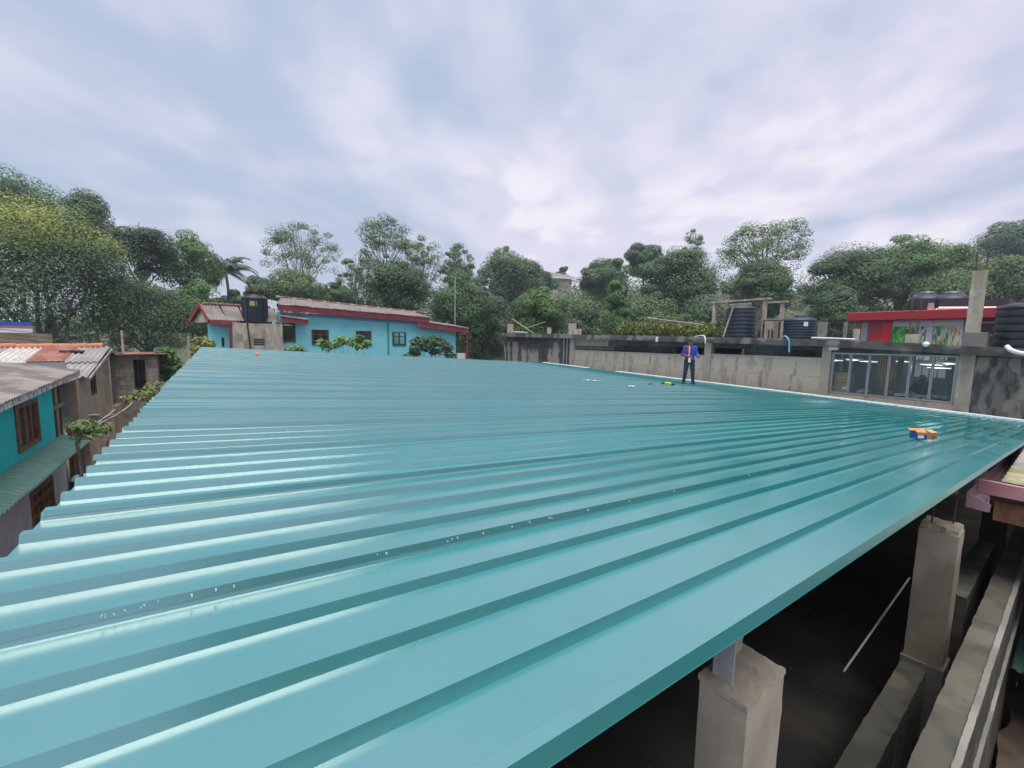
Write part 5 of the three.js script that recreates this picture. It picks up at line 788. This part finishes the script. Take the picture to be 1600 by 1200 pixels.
// px range, top and bottom of the crown in the photograph, depth in metres -> a tree of that size where it stands
function tree(name, label, px0, px1, py0, py1, depth, o = {}) {
  const R = rng(o.seed || (px0 * 131 + py0 * 17 + depth * 7) | 0), k = depth / FOCAL, cx = (px0 + px1) / 2, c = P.D(cx, (py0 + py1) / 2, depth), rx = (px1 - px0) / 2 * k, ry = (py1 - py0) / 2 * k, rz = o.rz || rx * 0.9;
  const gy = land(c.x, c.z), base = V(c.x + (R() - 0.5) * rx * 0.3, gy - 0.1, c.z), t = thing(name, label, 'tree', base, o.group);
  const sparse = o.sparse, layered = o.layered, nC = (o.clumps || (sparse ? 26 : 40)) * (sparse ? 2.2 : layered ? 1.6 : 1.15) | 0, nL = (o.leaves || (sparse ? 2600 : 8500)) * (sparse ? 1.5 : 2.1) / nC | 0, size = (o.leaf || (sparse ? 1.3 : 1.7)) * k;
  const lv = new Leaves(), wood = [], fork = V(mix(base.x, c.x, 0.6), mix(Math.max(gy, c.y - ry * 1.6), c.y - ry * 0.5, 0.55), c.z), tr = o.trunk || Math.max(0.12, rx * 0.055);
  const cen = [];
  for (let i = 0; i < nC; i++) {
    let x, y, z, d; do { x = R() * 2 - 1; y = R() * 2 - 1; z = R() * 2 - 1; d = Math.hypot(x, y, z); } while (d > 1 || d < 0.12);
    const s = Math.pow(d, 0.4) / d; x *= s; y *= s; z *= s; if (y < -0.35 && R() < 0.6) y = -y * R();
    const cr = (sparse ? 0.15 : 0.31) * (0.5 + 0.95 * R()), flat = layered ? 0.5 : sparse ? 0.72 : 0.75, shrink = 1 - cr * 0.75; const bulge = 0.74 + 0.42 * vn(Math.atan2(z, x) * 1.6 + 20, y * 2.2 + 9, 4096, o.seed || 1); x *= bulge; z *= bulge; y *= 0.85 + 0.2 * bulge; const topNarrow = o.cone ? mix(1, 0.35, clamp((y + 1) / 2)) : 1;
    const q = V(c.x + (x * RT.x + z * FW.x) * rx * shrink * topNarrow, c.y + y * ry * (1 - cr * flat * 0.8), c.z + (x * RT.z + z * FW.z) * rx * shrink * topNarrow * (rz / rx)); cen.push(q);
    let pal = PAL[o.pal || 'mid']; if (o.pal2 && R() < (o.mix || 0.4)) pal = PAL[o.pal2]; if (o.topPal && y > 0.6 && R() < 0.8) pal = PAL[o.topPal];
    const r0 = cr * (rx + ry) / 2 * (sparse ? 1.25 : 1.05);
    lv.clump(R, q.x, q.y, q.z, r0 * 1.15, r0 * flat, r0 * 1.15, nL, size, pal, layered ? 0.9 : 0.55);
    if (i < (o.limbs || (sparse ? 40 : 12))) wood.push(limb(fork.clone().add(V((R() - 0.5) * 0.3, R() * ry * 0.3, (R() - 0.5) * 0.3)), q, tr * (sparse ? 0.34 : 0.42), 0.02 + tr * 0.06, R, 4, 0.14, 5));
  }
  wood.push(limb(base, fork, tr, tr * 0.66, R, 5, 0.04, 8)); if (sparse || o.leader) wood.push(limb(fork, V(c.x, c.y + ry * 0.8, c.z), tr * 0.62, 0.03, R, 5, 0.05, 6));
  part('trunk', wood, o.pale ? M.barkPale : M.bark, t); part('crown', lv.build(), leafMat, t); return t;
}
const GL = 'trees left of the pale blue house', GM = 'trees on the slope behind the houses', GR = 'trees behind the concrete building', GS = 'tall thin trees with airy crowns';
// the left group
tree('broadleaf_tree', 'big round tree with yellow new leaves on top, beside the tan house', -70, 192, 318, 580, 34, { pal: 'dark', pal2: 'olive', mix: 0.3, topPal: 'yellow', clumps: 90, leaves: 26000, leaf: 2.0, seed: 11, group: GL, rz: 5 });
tree('broadleaf_tree', 'tall green tree rising behind the yellow topped tree', -50, 100, 268, 420, 52, { pal: 'mid', pal2: 'blue', clumps: 60, leaves: 15000, seed: 12, group: GL });
tree('broadleaf_tree', 'pointed green tree between the yellow topped tree and the dark thin tree', 92, 178, 296, 430, 50, { pal: 'mid', pal2: 'dark', clumps: 40, leaves: 11000, seed: 13, group: GL, cone: true });
tree('dark_tree', 'dark purplish tree with gaps showing its trunks', 172, 268, 338, 452, 42, { pal: 'purple', pal2: 'dark', clumps: 34, leaves: 8000, seed: 14, group: GL, limbs: 20, leader: true });
tree('layered_tree', 'light green flat layered tree beside the coconut palm', 252, 336, 364, 470, 46, { pal: 'fresh', pal2: 'mid', clumps: 34, leaves: 8500, seed: 15, group: GL });
tree('dark_tree', 'broad dark tree low behind the block house', 150, 300, 430, 560, 40, { pal: 'dark', pal2: 'mid', mix: 0.3, clumps: 60, leaves: 14000, seed: 16, group: GL });
tree('broadleaf_tree', 'green bushy tree under the coconut palm', 270, 352, 438, 540, 44, { pal: 'mid', pal2: 'fresh', clumps: 40, leaves: 10000, seed: 17, group: GL });
tree('broadleaf_tree', 'small dark tree between the palm and the water tank', 384, 430, 428, 480, 62, { pal: 'blue', clumps: 18, leaves: 4500, seed: 18, group: GL });
tree('broadleaf_tree', 'dark tree filling the gap below the coconut palm', 330, 400, 455, 530, 52, { pal: 'dark', pal2: 'mid', clumps: 26, leaves: 7000, seed: 19, group: GL });
// airy trees
tree('airy_tree', 'tall thin airy tree above the water tank of the pale blue house', 414, 528, 348, 470, 66, { sparse: true, pale: true, pal: 'olive', pal2: 'mid', clumps: 34, leaves: 5200, seed: 21, group: GS, trunk: 0.2 });
tree('airy_tree', 'tallest airy tree above the ridge of the pale blue house', 556, 648, 331, 450, 68, { sparse: true, pale: true, pal: 'olive', pal2: 'blue', clumps: 36, leaves: 6200, seed: 22, group: GS, trunk: 0.2 });
tree('airy_tree', 'airy tree leaning behind the dark round tree', 632, 694, 366, 470, 66, { sparse: true, pale: true, pal: 'olive', clumps: 24, leaves: 3600, seed: 23, group: GS, trunk: 0.18 });
tree('airy_tree', 'airy tree above the antenna mast', 688, 748, 381, 470, 66, { sparse: true, pale: true, pal: 'olive', pal2: 'mid', clumps: 24, leaves: 4200, seed: 24, group: GS, trunk: 0.16 });
tree('airy_tree', 'low airy tree beside the tallest airy tree', 530, 582, 398, 470, 66, { sparse: true, pale: true, pal: 'olive', clumps: 18, leaves: 2800, seed: 25, group: GS, trunk: 0.14 });
tree('airy_tree', 'faint airy tree top above the hillside wood', 745, 830, 388, 440, 100, { sparse: true, pale: true, pal: 'olive', clumps: 22, leaves: 3000, seed: 26, group: GS, trunk: 0.2 });
tree('airy_tree', 'thin wisp of a tree above the big hillside tree', 1068, 1104, 355, 420, 84, { sparse: true, pale: true, pal: 'olive', clumps: 10, leaves: 1300, seed: 27, group: GS, trunk: 0.14 });
// behind the blue house
tree('broadleaf_tree', 'low green tree behind the roof of the pale blue house', 412, 505, 424, 480, 60, { pal: 'olive', pal2: 'mid', clumps: 30, leaves: 7000, seed: 31, group: GM });
tree('broadleaf_tree', 'pale low tree behind the middle of the blue house roof', 485, 566, 444, 490, 72, { pal: 'fresh', pal2: 'olive', clumps: 26, leaves: 6000, seed: 32, group: GM });
tree('dark_tree', 'dark round tree right behind the pale blue house', 558, 672, 406, 510, 46, { pal: 'dark', clumps: 60, leaves: 14000, seed: 33, group: GM });
tree('bamboo_tree', 'dense drooping green tree behind the antenna mast', 672, 770, 428, 560, 44, { pal: 'mid', pal2: 'dark', clumps: 60, leaves: 14000, seed: 34, group: GM });
tree('dark_tree', 'dark tree between the blue house and the stained wall', 715, 800, 455, 580, 48, { pal: 'dark', pal2: 'blue', clumps: 46, leaves: 11000, seed: 35, group: GM });
tree('broadleaf_tree', 'bluish tree on the slope left of the hilltop house', 740, 862, 402, 480, 82, { pal: 'blue', pal2: 'dark', clumps: 50, leaves: 11000, seed: 36, group: GM });
tree('broadleaf_tree', 'tree in front of the hilltop house', 806, 872, 412, 470, 96, { pal: 'blue', pal2: 'mid', clumps: 30, leaves: 7000, seed: 37, group: GM });
tree('broadleaf_tree', 'fresh green rounded tree above the stained wall', 792, 892, 449, 540, 46, { pal: 'fresh', pal2: 'mid', mix: 0.5, clumps: 52, leaves: 12000, seed: 38, group: GM });
tree('broadleaf_tree', 'small round tree on the skyline behind the hilltop house', 866, 893, 416, 440, 140, { pal: 'blue', clumps: 12, leaves: 2600, seed: 39, group: GM });
tree('broadleaf_tree', 'round tree on the skyline right of the hilltop house', 902, 986, 401, 480, 84, { pal: 'blue', pal2: 'mid', clumps: 46, leaves: 11000, seed: 40, group: GM });
tree('dark_tree', 'dark crown peeping over the skyline trees', 968, 1044, 380, 430, 92, { pal: 'blue', pal2: 'dark', clumps: 26, leaves: 6000, seed: 41, group: GM });
tree('vine_tree', 'narrow column of climbing leaves on a dead trunk', 948, 978, 434, 540, 42, { pal: 'fresh', pal2: 'mid', clumps: 26, leaves: 6000, seed: 42, group: GM, rz: 1.0, leader: true });
tree('broadleaf_tree', 'dark tree between the fresh green tree and the leafy column', 872, 962, 462, 560, 58, { pal: 'blue', pal2: 'olive', mix: 0.3, clumps: 40, leaves: 9000, seed: 43, group: GM });
tree('spreading_tree', 'wide spreading tree above the weeds on the slab', 982, 1136, 392, 500, 58, { pal: 'blue', pal2: 'mid', mix: 0.5, layered: true, clumps: 56, leaves: 16000, seed: 44, group: GM, limbs: 20 });
tree('broadleaf_tree', 'low dark tree under the wide spreading tree', 968, 1070, 460, 560, 50, { pal: 'dark', pal2: 'olive', mix: 0.4, clumps: 44, leaves: 9500, seed: 45, group: GM });
tree('broadleaf_tree', 'low tree behind the concrete frame shelter', 1050, 1145, 455, 560, 52, { pal: 'blue', pal2: 'mid', clumps: 40, leaves: 9000, seed: 46, group: GM });
// right group
tree('airy_tree', 'wind swept airy tree above the short water tank', 1118, 1276, 349, 440, 64, { sparse: true, pal: 'mid', pal2: 'fresh', clumps: 44, leaves: 8500, seed: 51, group: GR, trunk: 0.25, limbs: 30 });
tree('broadleaf_tree', 'leafy tree below the wind swept one', 1136, 1240, 404, 500, 60, { pal: 'mid', pal2: 'blue', clumps: 46, leaves: 12000, seed: 52, group: GR });
tree('spreading_tree', 'large layered tree between the short water tank and the red shop', 1256, 1400, 382, 510, 54, { pal: 'mid', pal2: 'dark', mix: 0.45, layered: true, clumps: 64, leaves: 18000, seed: 53, group: GR, limbs: 24 });
tree('spreading_tree', 'large layered tree above the red shop', 1350, 1476, 371, 500, 60, { pal: 'mid', pal2: 'fresh', mix: 0.35, layered: true, clumps: 60, leaves: 17000, seed: 54, group: GR, limbs: 24 });
tree('broadleaf_tree', 'light green tree left of the bare pillar', 1438, 1516, 376, 490, 64, { pal: 'fresh', pal2: 'mid', mix: 0.5, clumps: 40, leaves: 11000, seed: 55, group: GR, pale: true });
tree('broadleaf_tree', 'hazy tall tree behind the bare pillar', 1500, 1650, 344, 480, 88, { pal: 'blue', clumps: 54, leaves: 14000, seed: 56, group: GR });
tree('dark_tree', 'dark tree right behind the very large tank', 1520, 1660, 396, 520, 52, { pal: 'dark', pal2: 'olive', mix: 0.4, clumps: 54, leaves: 14000, seed: 57, group: GR });
tree('broadleaf_tree', 'low tree behind the red shop roof', 1420, 1540, 425, 520, 54, { pal: 'olive', pal2: 'mid', clumps: 46, leaves: 11000, seed: 58, group: GR });
tree('broadleaf_tree', 'low dark tree left of the red shop', 1262, 1350, 450, 560, 50, { pal: 'dark', pal2: 'mid', mix: 0.3, clumps: 40, leaves: 10000, seed: 59, group: GR, limbs: 18 });
// trees standing out of the frame at the low corner, mirrored in the sides of the ribs
function treeAt(name, label, x, z, h, r, o) { const c = V(x, h - r * 0.9, z), q = c.clone().sub(EYE), R = rng(o.seed), t = thing(name, label, 'tree', V(x, 0, z), 'trees behind the pink trimmed house'), lv = new Leaves(), wd = [limb(V(x, 0, z), V(x, h - r * 1.3, z), 0.3, 0.18, R, 5, 0.04, 8)]; for (let i = 0; i < 36; i++) { const a = R() * 6.28, k = Math.sqrt(R()) * r, p = V(x + Math.cos(a) * k, h - r * 0.9 + (R() * 2 - 1) * r * 0.8, z + Math.sin(a) * k); lv.clump(R, p.x, p.y, p.z, r * 0.42, r * 0.3, r * 0.42, 190, 0.2, PAL[o.pal], 0.55); if (i < 10) wd.push(limb(V(x, h - r * 1.4, z), p, 0.12, 0.03, R, 4, 0.12, 5)); } part('trunk', wd, M.bark, t); part('crown', lv.build(), leafMat, t); }
[[24, 5, 11.5, 4, 'dark', 'tree close behind the pink trimmed house'], [32, 10, 13, 5, 'mid', 'broad tree beyond the pink trimmed house'], [23, 13, 13, 5, 'dark', 'dark tree at the corner of the house behind the viewpoint'], [42, 6, 13, 5, 'blue', 'bluish tree at the end of the pink trimmed house'], [36, 20, 15, 6, 'mid', 'tall tree far behind the pink trimmed house']].forEach(([x, z, h, r, pal, l], i) => treeAt('broadleaf_tree', l, x, z, h, r, { pal, seed: 700 + i }));
// coconut palm
{
  const D = 52, c = P.D(352, 422, D), R = rng(66), t = thing('coconut_palm', 'coconut palm with arching fronds between the green trees', 'tree', V(c.x + 0.6, 0, c.z)), k = D / FOCAL;
  part('trunk', limb(V(c.x + 0.6, -0.1, c.z), c, 0.22, 0.15, R, 6, 0.03, 9), M.barkPale, t);
  for (let f = 0; f < 20; f++) {
    const az = f / 20 * 6.283 + R() * 0.25, el = f % 3 === 0 ? 1.25 : f % 3 === 1 ? 0.75 : 0.25, L = (50 + R() * 12) * k, lv = new Leaves(), dir = V(Math.cos(az), 0, Math.sin(az)), side = V(-dir.z, 0, dir.x), pt = s => c.clone().addScaledVector(dir, L * Math.cos(el) * s + L * 0.25 * s * s * (el > 1 ? 1 : 0.3)).add(V(0, L * (Math.sin(el) * s - (0.62 + 0.2 * (1.3 - el)) * s * s), 0)), n = 34;
    for (let i = 2; i < n; i++) for (const sd of [-1, 1]) { const s = i / n, q = pt(s), w = (0.9 * Math.sin(Math.min(1, s * 1.15 + 0.12) * Math.PI * 0.92) + 0.12), tip = q.clone().addScaledVector(side, sd * w * 0.75).add(V(0, -w * 0.6, 0)).addScaledVector(dir, w * 0.35), ax = tip.clone().sub(q), l = ax.length() / 2; ax.normalize(); const nn = V(0, 1, 0).addScaledVector(ax, -ax.y).normalize(), m = q.clone().lerp(tip, 0.5), v = 0.8 + R() * 0.5; lv.leaf(m.x, m.y, m.z, nn.x, nn.y, nn.z, ax.x, ax.y, ax.z, l, 0.07, [0.030 * v, 0.062 * v, 0.030 * v]); }
    const fr = part('frond', lv.build(), leafMat, t); part('midrib', tube([0, 0.25, 0.5, 0.75, 0.98].map(pt), 0.03, 12, 5), M.bark, fr);
  }
}
// wood that covers the slope beyond, too many trees to count
{
  const R = rng(91), lv = new Leaves();
  for (let i = 0; i < 900; i++) { const f = 70 + R() * 130, s = (R() * 2 - 1) * (f * 1.35), x = FW.x * f + RT.x * s, z = FW.z * f + RT.z * s, y = land(x, z), r = 1.8 + R() * 2.6; if (s < -30 && f < 90) continue; lv.clump(R, x, y + r * 0.7, z, r * 1.2, r, r * 1.2, 110, 0.42, PAL[['blue', 'dark', 'mid', 'olive'][R() * 4 | 0]]); }
  single('woodland', 'undergrowth and distant wood covering the slope', null, lv.build(), leafMat, null, { kind: 'stuff' });
  const lw = new Leaves(); for (let i = 0; i < 420; i++) { const f = 33 + R() * 30, s = (R() * 2 - 1) * f * 1.3, x = FW.x * f + RT.x * s, z = FW.z * f + RT.z * s; if (x > -0.8 && x < 17 && z > -38 || x > 17.5 && x < 46 && z > -26 || x < -1 && z > -33) continue; const r = 0.7 + R() * 1.1; lw.clump(R, x, land(x, z) + r * 0.5, z, r * 1.3, r, r * 1.3, 130, 0.2, PAL[['mid', 'dark', 'olive', 'fresh'][R() * 4 | 0]]); }
  single('undergrowth', 'shrubs and creepers on the ground between the houses and the slope', null, lw.build(), leafMat, null, { kind: 'stuff' });
  // weeds on the slab
  const g = new Leaves(), z0 = P.X(978, 520, 20.5).z, z1 = P.X(1112, 520, 20.5).z;
  for (let i = 0; i < 210; i++) { const z = mix(z0, z1, R()), x = 19.4 + R() * 3.2, y = slabTop(z), h = 0.25 + R() * 0.55, pal = [[0.20, 0.24, 0.03], [0.14, 0.20, 0.035], [0.27, 0.27, 0.05], [0.08, 0.14, 0.03]]; g.clump(R, x, y + h * 0.55, z, 0.2, h * 0.6, 0.2, 34, 0.085, pal, 0.2); for (let b = 0; b < 10; b++) { const a = R() * 6.28, ln = h * (0.6 + R() * 0.8); g.leaf(x + Math.cos(a) * 0.12, y + ln / 2, z + Math.sin(a) * 0.12, Math.cos(a + 1.57), 0, Math.sin(a + 1.57), Math.cos(a) * 0.3, 0.95, Math.sin(a) * 0.3, ln / 2, 0.02, pal[R() * 4 | 0]); } }
  single('weeds', 'yellow green weeds and grass growing on the concrete slab', null, g.build(), leafMat, null, { kind: 'stuff' });
}
// shrubs
function shrub(name, label, px0, px1, py0, py1, at, pal, n, leaf, stems) {
  const R = rng(px0 * 7 + py1), a = at(px0, py1), b = at(px1, py1), top = at((px0 + px1) / 2, py0).y, c = a.clone().add(b).multiplyScalar(0.5), w = a.distanceTo(b) / 2, dir = b.clone().sub(a).normalize(), base = V(c.x, stems.base, c.z), t = thing(name, label, 'plant', base), lv = new Leaves(), wd = [];
  for (let i = 0; i < stems.n; i++) { const f = (R() * 2 - 1), q = c.clone().addScaledVector(dir, f * w * 0.85); q.y = mix(a.y, top, (1 - f * f * (stems.round ? 0.8 : 0.2)) * (0.35 + 0.65 * R())) ; q.x += (R() - 0.5) * 0.3; q.z += (R() - 0.5) * 0.4; wd.push(limb(base.clone().add(V((R() - 0.5) * 0.1, 0, (R() - 0.5) * 0.1)), q, 0.022, 0.008, R, 4, 0.08, 5)); lv.clump(R, q.x, q.y, q.z, stems.r, stems.r * 0.6, stems.r, n / stems.n | 0, leaf, pal, 0.5); }
  part('stem', wd, M.bark, t); part('foliage', lv.build(), leafMat, t); return t;
}
shrub('mango_shrub', 'dark glossy leaved young tree in front of the pale blue porch', 632, 714, 519, 566, (x, y) => P.Z(x, y, -24.5), PAL.dark, 1500, 0.14, { n: 26, r: 0.36, base: 0, round: true });
shrub('papaya_plant', 'young leafy plant in front of the first blue house window', 498, 576, 524, 557, (x, y) => P.Z(x, y, -23.5), PAL.fresh, 330, 0.15, { n: 9, r: 0.34, base: 0 });
shrub('papaya_plant', 'low leafy plant at the foot of the concrete water tower', 438, 486, 540, 556, (x, y) => P.Z(x, y, -23.2), PAL.fresh, 120, 0.13, { n: 5, r: 0.26, base: 0 });
shrub('yellow_shrub', 'yellow green shrub at the high far corner of the roof', 296, 336, 528, 560, (x, y) => P.Z(x, y, -23.5), [[0.22, 0.27, 0.03], [0.14, 0.20, 0.03], [0.30, 0.32, 0.06]], 420, 0.10, { n: 12, r: 0.3, base: 0 });
shrub('lane_shrub', 'green shrub growing behind the block house wall', 232, 292, 545, 620, (x, y) => P.Z(x, y, -27.5), PAL.mid, 2600, 0.12, { n: 30, r: 0.45, base: 0, round: true });
// fallen branch with leaves across the lane
{
  const R = rng(71), a = P.X(130, 686, -2.6), b = P.X(268, 598, -1.6), t = thing('leafy_branch', 'thin leafy branch leaning across the lane beside the roof', 'branch', a.clone()), wd = [limb(P.X(150, 665, -2.8), b, 0.035, 0.012, R, 6, 0.05, 6), limb(P.X(160, 655, -2.7), P.X(210, 640, -2.2), 0.02, 0.008, R, 5, 0.1, 5), limb(P.X(120, 690, -3.2), P.X(180, 640, -2.5), 0.04, 0.03, R, 5, 0.05, 6), limb(V(-3.1, 0, P.X(120, 690, -3.2).z), P.X(120, 690, -3.2), 0.06, 0.04, R, 5, 0.03, 6)], lv = new Leaves(), yl = [[0.16, 0.22, 0.03], [0.10, 0.16, 0.03], [0.24, 0.26, 0.05]];
  for (const [px, py, X, r, n] of [[205, 622, -2.2, 0.22, 60], [225, 612, -2.0, 0.26, 90], [245, 602, -1.8, 0.28, 110], [258, 606, -1.7, 0.22, 70], [235, 620, -1.9, 0.22, 60], [268, 598, -1.6, 0.2, 60]]) { const q = P.X(px, py, X); lv.clump(R, q.x, q.y, q.z, r * 1.3, r * 0.5, r * 1.3, n, 0.075, yl, 0.7); }
  for (const [px, py, X] of [[128, 664, -3], [145, 672, -2.9], [155, 668, -2.8], [138, 680, -2.9]]) { const q = P.X(px, py, X); lv.clump(R, q.x, q.y, q.z, 0.34, 0.14, 0.34, 46, 0.10, PAL.olive, 0.7); }
  part('branch', wd, M.barkPale, t); part('foliage', lv.build(), leafMat, t);
}
// far house on the hilltop, wall with blue band, poles and wires
{
  const a = P.D(856, 428, 118), b = P.D(892, 436, 118), t = thing('hilltop_house', 'small pale house with brown roof on the wooded hilltop', 'house', a.clone().lerp(b, 0.5).setY(land(a.x, a.z))), d = b.clone().sub(a).setY(0).normalize(), n = V(-d.z, 0, d.x); if (n.dot(FW) < 0) n.negate();
  const q = (s, y, k) => a.clone().addScaledVector(d, s).addScaledVector(n, k).setY(y), L = a.distanceTo(b), y0 = land(a.x, a.z) - 1, ye = P.D(870, 433, 118).y;
  part('wall', poly([q(0, y0, 0), q(L, y0, 0), q(L, ye - 0.3, 0), q(0, ye, 0)], -0.3), M.concretePale, t); part('wall', poly([q(0, y0, 0), q(0, ye, 0), q(0, ye, 6), q(0, y0, 6)], 0.3), M.white, t);
  part('roof', poly([q(-0.8, ye + 0.2, -1), q(L + 0.8, ye - 0.2, -1), q(L - 0.5, ye + 1.2, 3), q(-0.4, ye + 2.0, 3)], 0.2), M.asbestosOld, t); part('fascia', beam(q(-0.8, ye - 0.05, -1.05), q(L + 0.8, ye - 0.45, -1.05), 0.1, 0.5), M.white, t);
  for (const s of [1.2, 3.6]) part('window', poly([q(s, ye - 2.6, -0.05), q(s + 1.2, ye - 2.6, -0.05), q(s + 1.2, ye - 1.2, -0.05), q(s, ye - 1.2, -0.05)], -0.1), M.glassDark, t);
  const s = thing('painted_wall', 'far wall with blue, red and white bands at the edge of the trees', 'wall', P.D(28, 520, 30).setY(0)), Zs = P.D(28, 510, 30).z, sx = px => P.Z(px, 510, Zs).x, sy = py => P.Z(28, py, Zs).y;
  part('blue_band', box(sx(-60), sx(50), sy(509), sy(503), Zs - 0.1, Zs), plain([0.02, 0.10, 0.45], 0.5), s); part('red_band', box(sx(-60), sx(50), sy(513), sy(509.2), Zs - 0.1, Zs), plain([0.42, 0.16, 0.18], 0.6), s); part('white_band', box(sx(-60), sx(50), sy(520), sy(513.2), Zs - 0.1, Zs), M.white, s); part('base', box(sx(-60), sx(80), 0, sy(520.2), Zs - 0.1, Zs), mottled([0.30, 0.22, 0.15], [0.22, 0.16, 0.10], { metres: 2 }), s);
  const pole = (px, py0, py1, Z, label) => { const u = P.Z(px, py0, Z), v = P.Z(px, py1, Z); single('pole', label, 'pole', [rod(V(u.x, 0, Z), V(u.x, u.y, Z), 0.07, 0.05)], M.concretePale); return u; };
  const p1 = pole(294, 525, 570, -27, 'short pale post behind the high far corner of the roof'), p2 = pole(190, 516, 560, -29, 'leaning utility post above the block house');
  const wire = (a, b, sag, l) => single('wire', l, 'wire', tube([a, a.clone().lerp(b, 0.5).add(V(0, -sag, 0)), b], 0.012, 14, 4), M.dark, 'overhead wires');
  for (let k = 0; k < 4; k++) wire(P.Z(-40, 510 + k * 7, -28 - k), P.Z(300, 524 + k * 5, -28 - k), 0.3, 'thin overhead wire crossing in front of the left trees');
  for (let k = 0; k < 5; k++) wire(P.D(722, 529 + k * 6, 38), P.X(794, 530 + k * 7, 20), 0.15, 'thin wire strung between the blue house and the stained wall');
  wire(P.D(1270, 500, 27), P.X(1330, 503, 22), 0.05, 'wire stretched behind the short water tank');
  for (const [px, w] of [[1286, 0.3], [1322, 0.12]]) { const u = P.X(px, 503, 24); single('fence_post', (w > 0.2 ? 'thick pale fence post between the short tank and the red shop' : 'thin pale fence post beside the red shop'), 'post', box(u.x - w / 2, u.x + w / 2, 5.5, u.y, u.z - w / 2, u.z + w / 2), M.concrete, 'posts behind the slab'); }
}
renderer.render(scene, camera);
